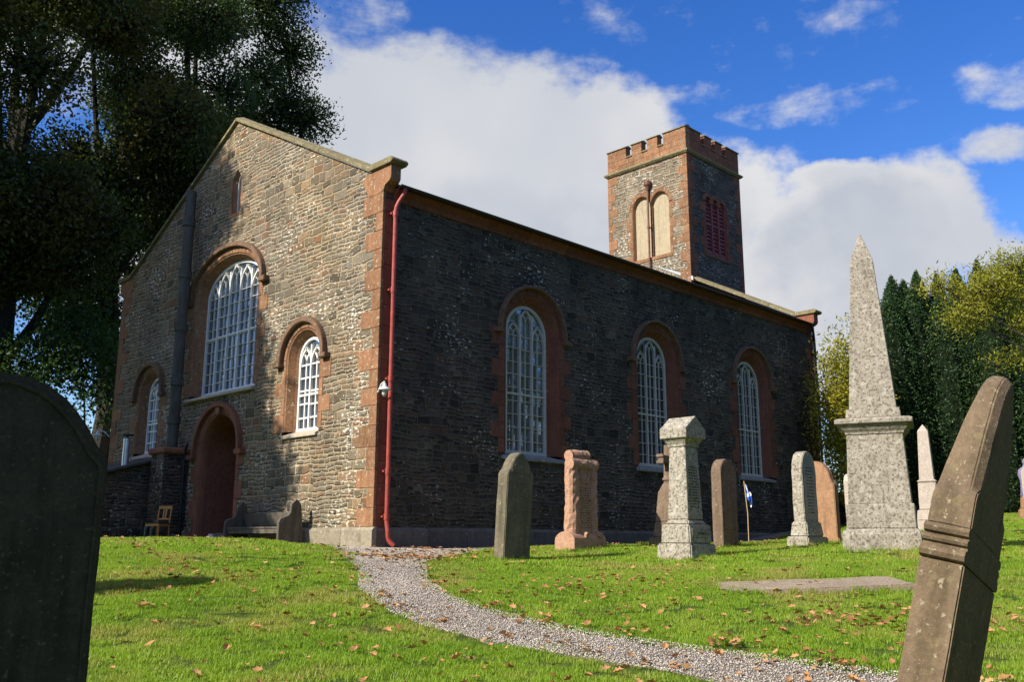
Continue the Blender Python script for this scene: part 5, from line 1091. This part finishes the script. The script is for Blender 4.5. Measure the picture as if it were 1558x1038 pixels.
def scatter(name, P, tufts, label, smin, smax):
    c = bpy.data.collections.new(name + '_source')
    for o in tufts: c.objects.link(o)
    me = bpy.data.meshes.new(name); me.vertices.add(len(P)); me.vertices.foreach_set('co', P.astype(np.float32).ravel()); o = bpy.data.objects.new(name, me); COL.objects.link(o)
    ng = bpy.data.node_groups.new(name, 'GeometryNodeTree'); ng.interface.new_socket('Geometry', in_out='INPUT', socket_type='NodeSocketGeometry'); ng.interface.new_socket('Geometry', in_out='OUTPUT', socket_type='NodeSocketGeometry')
    N = ng.nodes; L = ng.links; gi = N.new('NodeGroupInput'); go = N.new('NodeGroupOutput'); ip = N.new('GeometryNodeInstanceOnPoints'); ci = N.new('GeometryNodeCollectionInfo'); ci.inputs[0].default_value = c; ci.inputs['Separate Children'].default_value = True; ci.inputs['Reset Children'].default_value = True
    ip.inputs['Pick Instance'].default_value = True; rv = N.new('FunctionNodeRandomValue'); rv.data_type = 'FLOAT_VECTOR'; rv.inputs[0].default_value = (-.06, -.06, 0); rv.inputs[1].default_value = (.06, .06, 6.283)
    rs_ = N.new('FunctionNodeRandomValue'); rs_.data_type = 'FLOAT'; rs_.inputs[2].default_value = smin; rs_.inputs[3].default_value = smax
    L.new(gi.outputs[0], ip.inputs['Points']); L.new(ci.outputs[0], ip.inputs['Instance']); L.new(rv.outputs[0], ip.inputs['Rotation']); L.new(rs_.outputs[1], ip.inputs['Scale']); L.new(ip.outputs[0], go.inputs[0])
    md = o.modifiers.new('scatter', 'NODES'); md.node_group = ng; return tag(o, label, 'grass', kind='stuff')
def lawn(t0, t1, dens, wf, margin):
    n = int(dens * wf * (t1 ** 2 - t0 ** 2)); t_ = np.sqrt(rng.uniform(t0 ** 2, t1 ** 2, n)); s_ = rng.uniform(-wf, wf, n) * t_; ux, uy = st2xy(s_, t_)
    jx, jy = ux + rng.normal(0, .07, n), uy + rng.normal(0, .07, n)
    ok = ~(inpoly(jx, jy, PATHPOLY) | inpoly(jx, jy, STRIP) | ((ux > -margin) & (uy > -.3) & (ux < 23) & (uy < 13.2)) | ((ux > -1.9) & (uy > 8.5) & (ux < 1) & (uy < 12.3)))
    return np.c_[ux[ok], uy[ok], ground(ux[ok], uy[ok])]
P1 = lawn(2.0, 13, 60, .82, .1)
scatter('lawn_grass', P1, [tuft(k, 230, .15, .036, .0022) for k in range(5)], 'short mown sunlit grass of the churchyard lawn', .7, 1.25)
P3 = []
for (x_, y_, a_, b_, rz_) in ((-.93, -4.72, .33, .13, 3), (1.45, -4.05, .48, .25, 2), (1.19, -6.42, .40, .37, 0), (3.3, -4.48, .38, .33, 0), (4.19, -5.24, .31, .13, 2), (4.73, -6.59, .42, .25, 1), (6.45, -5.95, .58, .22, 83), (3.27, -8.62, .60, .60, 21), (-1.42, -9.80, 1.05, .44, -45), (-7.75, -5.15, .4, .12, 62), (11.6, -6.15, .45, .45, 15)):
    n = int(70 * (a_ + b_)); e_ = rng.uniform(0, 2 * (a_ + b_) * 2, n); px_ = np.where(e_ < 2 * a_, e_ - a_, np.where(e_ < 4 * a_, e_ - 3 * a_, 0)); py_ = np.where(e_ < 2 * a_, -b_, np.where(e_ < 4 * a_, b_, 0))
    s4 = e_ >= 4 * a_; px_ = np.where(s4, np.where(e_ - 4 * a_ < 2 * b_, -a_, a_), px_); py_ = np.where(s4, (e_ - 4 * a_) % (2 * b_) - b_, py_)
    px_ = px_ + rng.normal(0, .02, n); py_ = py_ + rng.normal(0, .02, n); c_, s_ = math.cos(R(rz_)), math.sin(R(rz_)); P3.append(np.c_[x_ + px_ * c_ - py_ * s_, y_ + px_ * s_ + py_ * c_])
P3 = np.concatenate(P3); P3 = np.c_[P3, ground(P3[:, 0], P3[:, 1])]
scatter('grass_round_the_stones', P3, [tuft(40 + k, 26, .05, .10, .0026) for k in range(3)], 'longer unmown grass left growing round the bases of the gravestones', .6, 1.2)
P2 = lawn(13, 42, 17, .84, .1)
scatter('distant_lawn_grass', P2, [tuft(20 + k, 260, .30, .045, .0042) for k in range(4)], 'farther mown grass of the churchyard lawn around the graves', .75, 1.2)
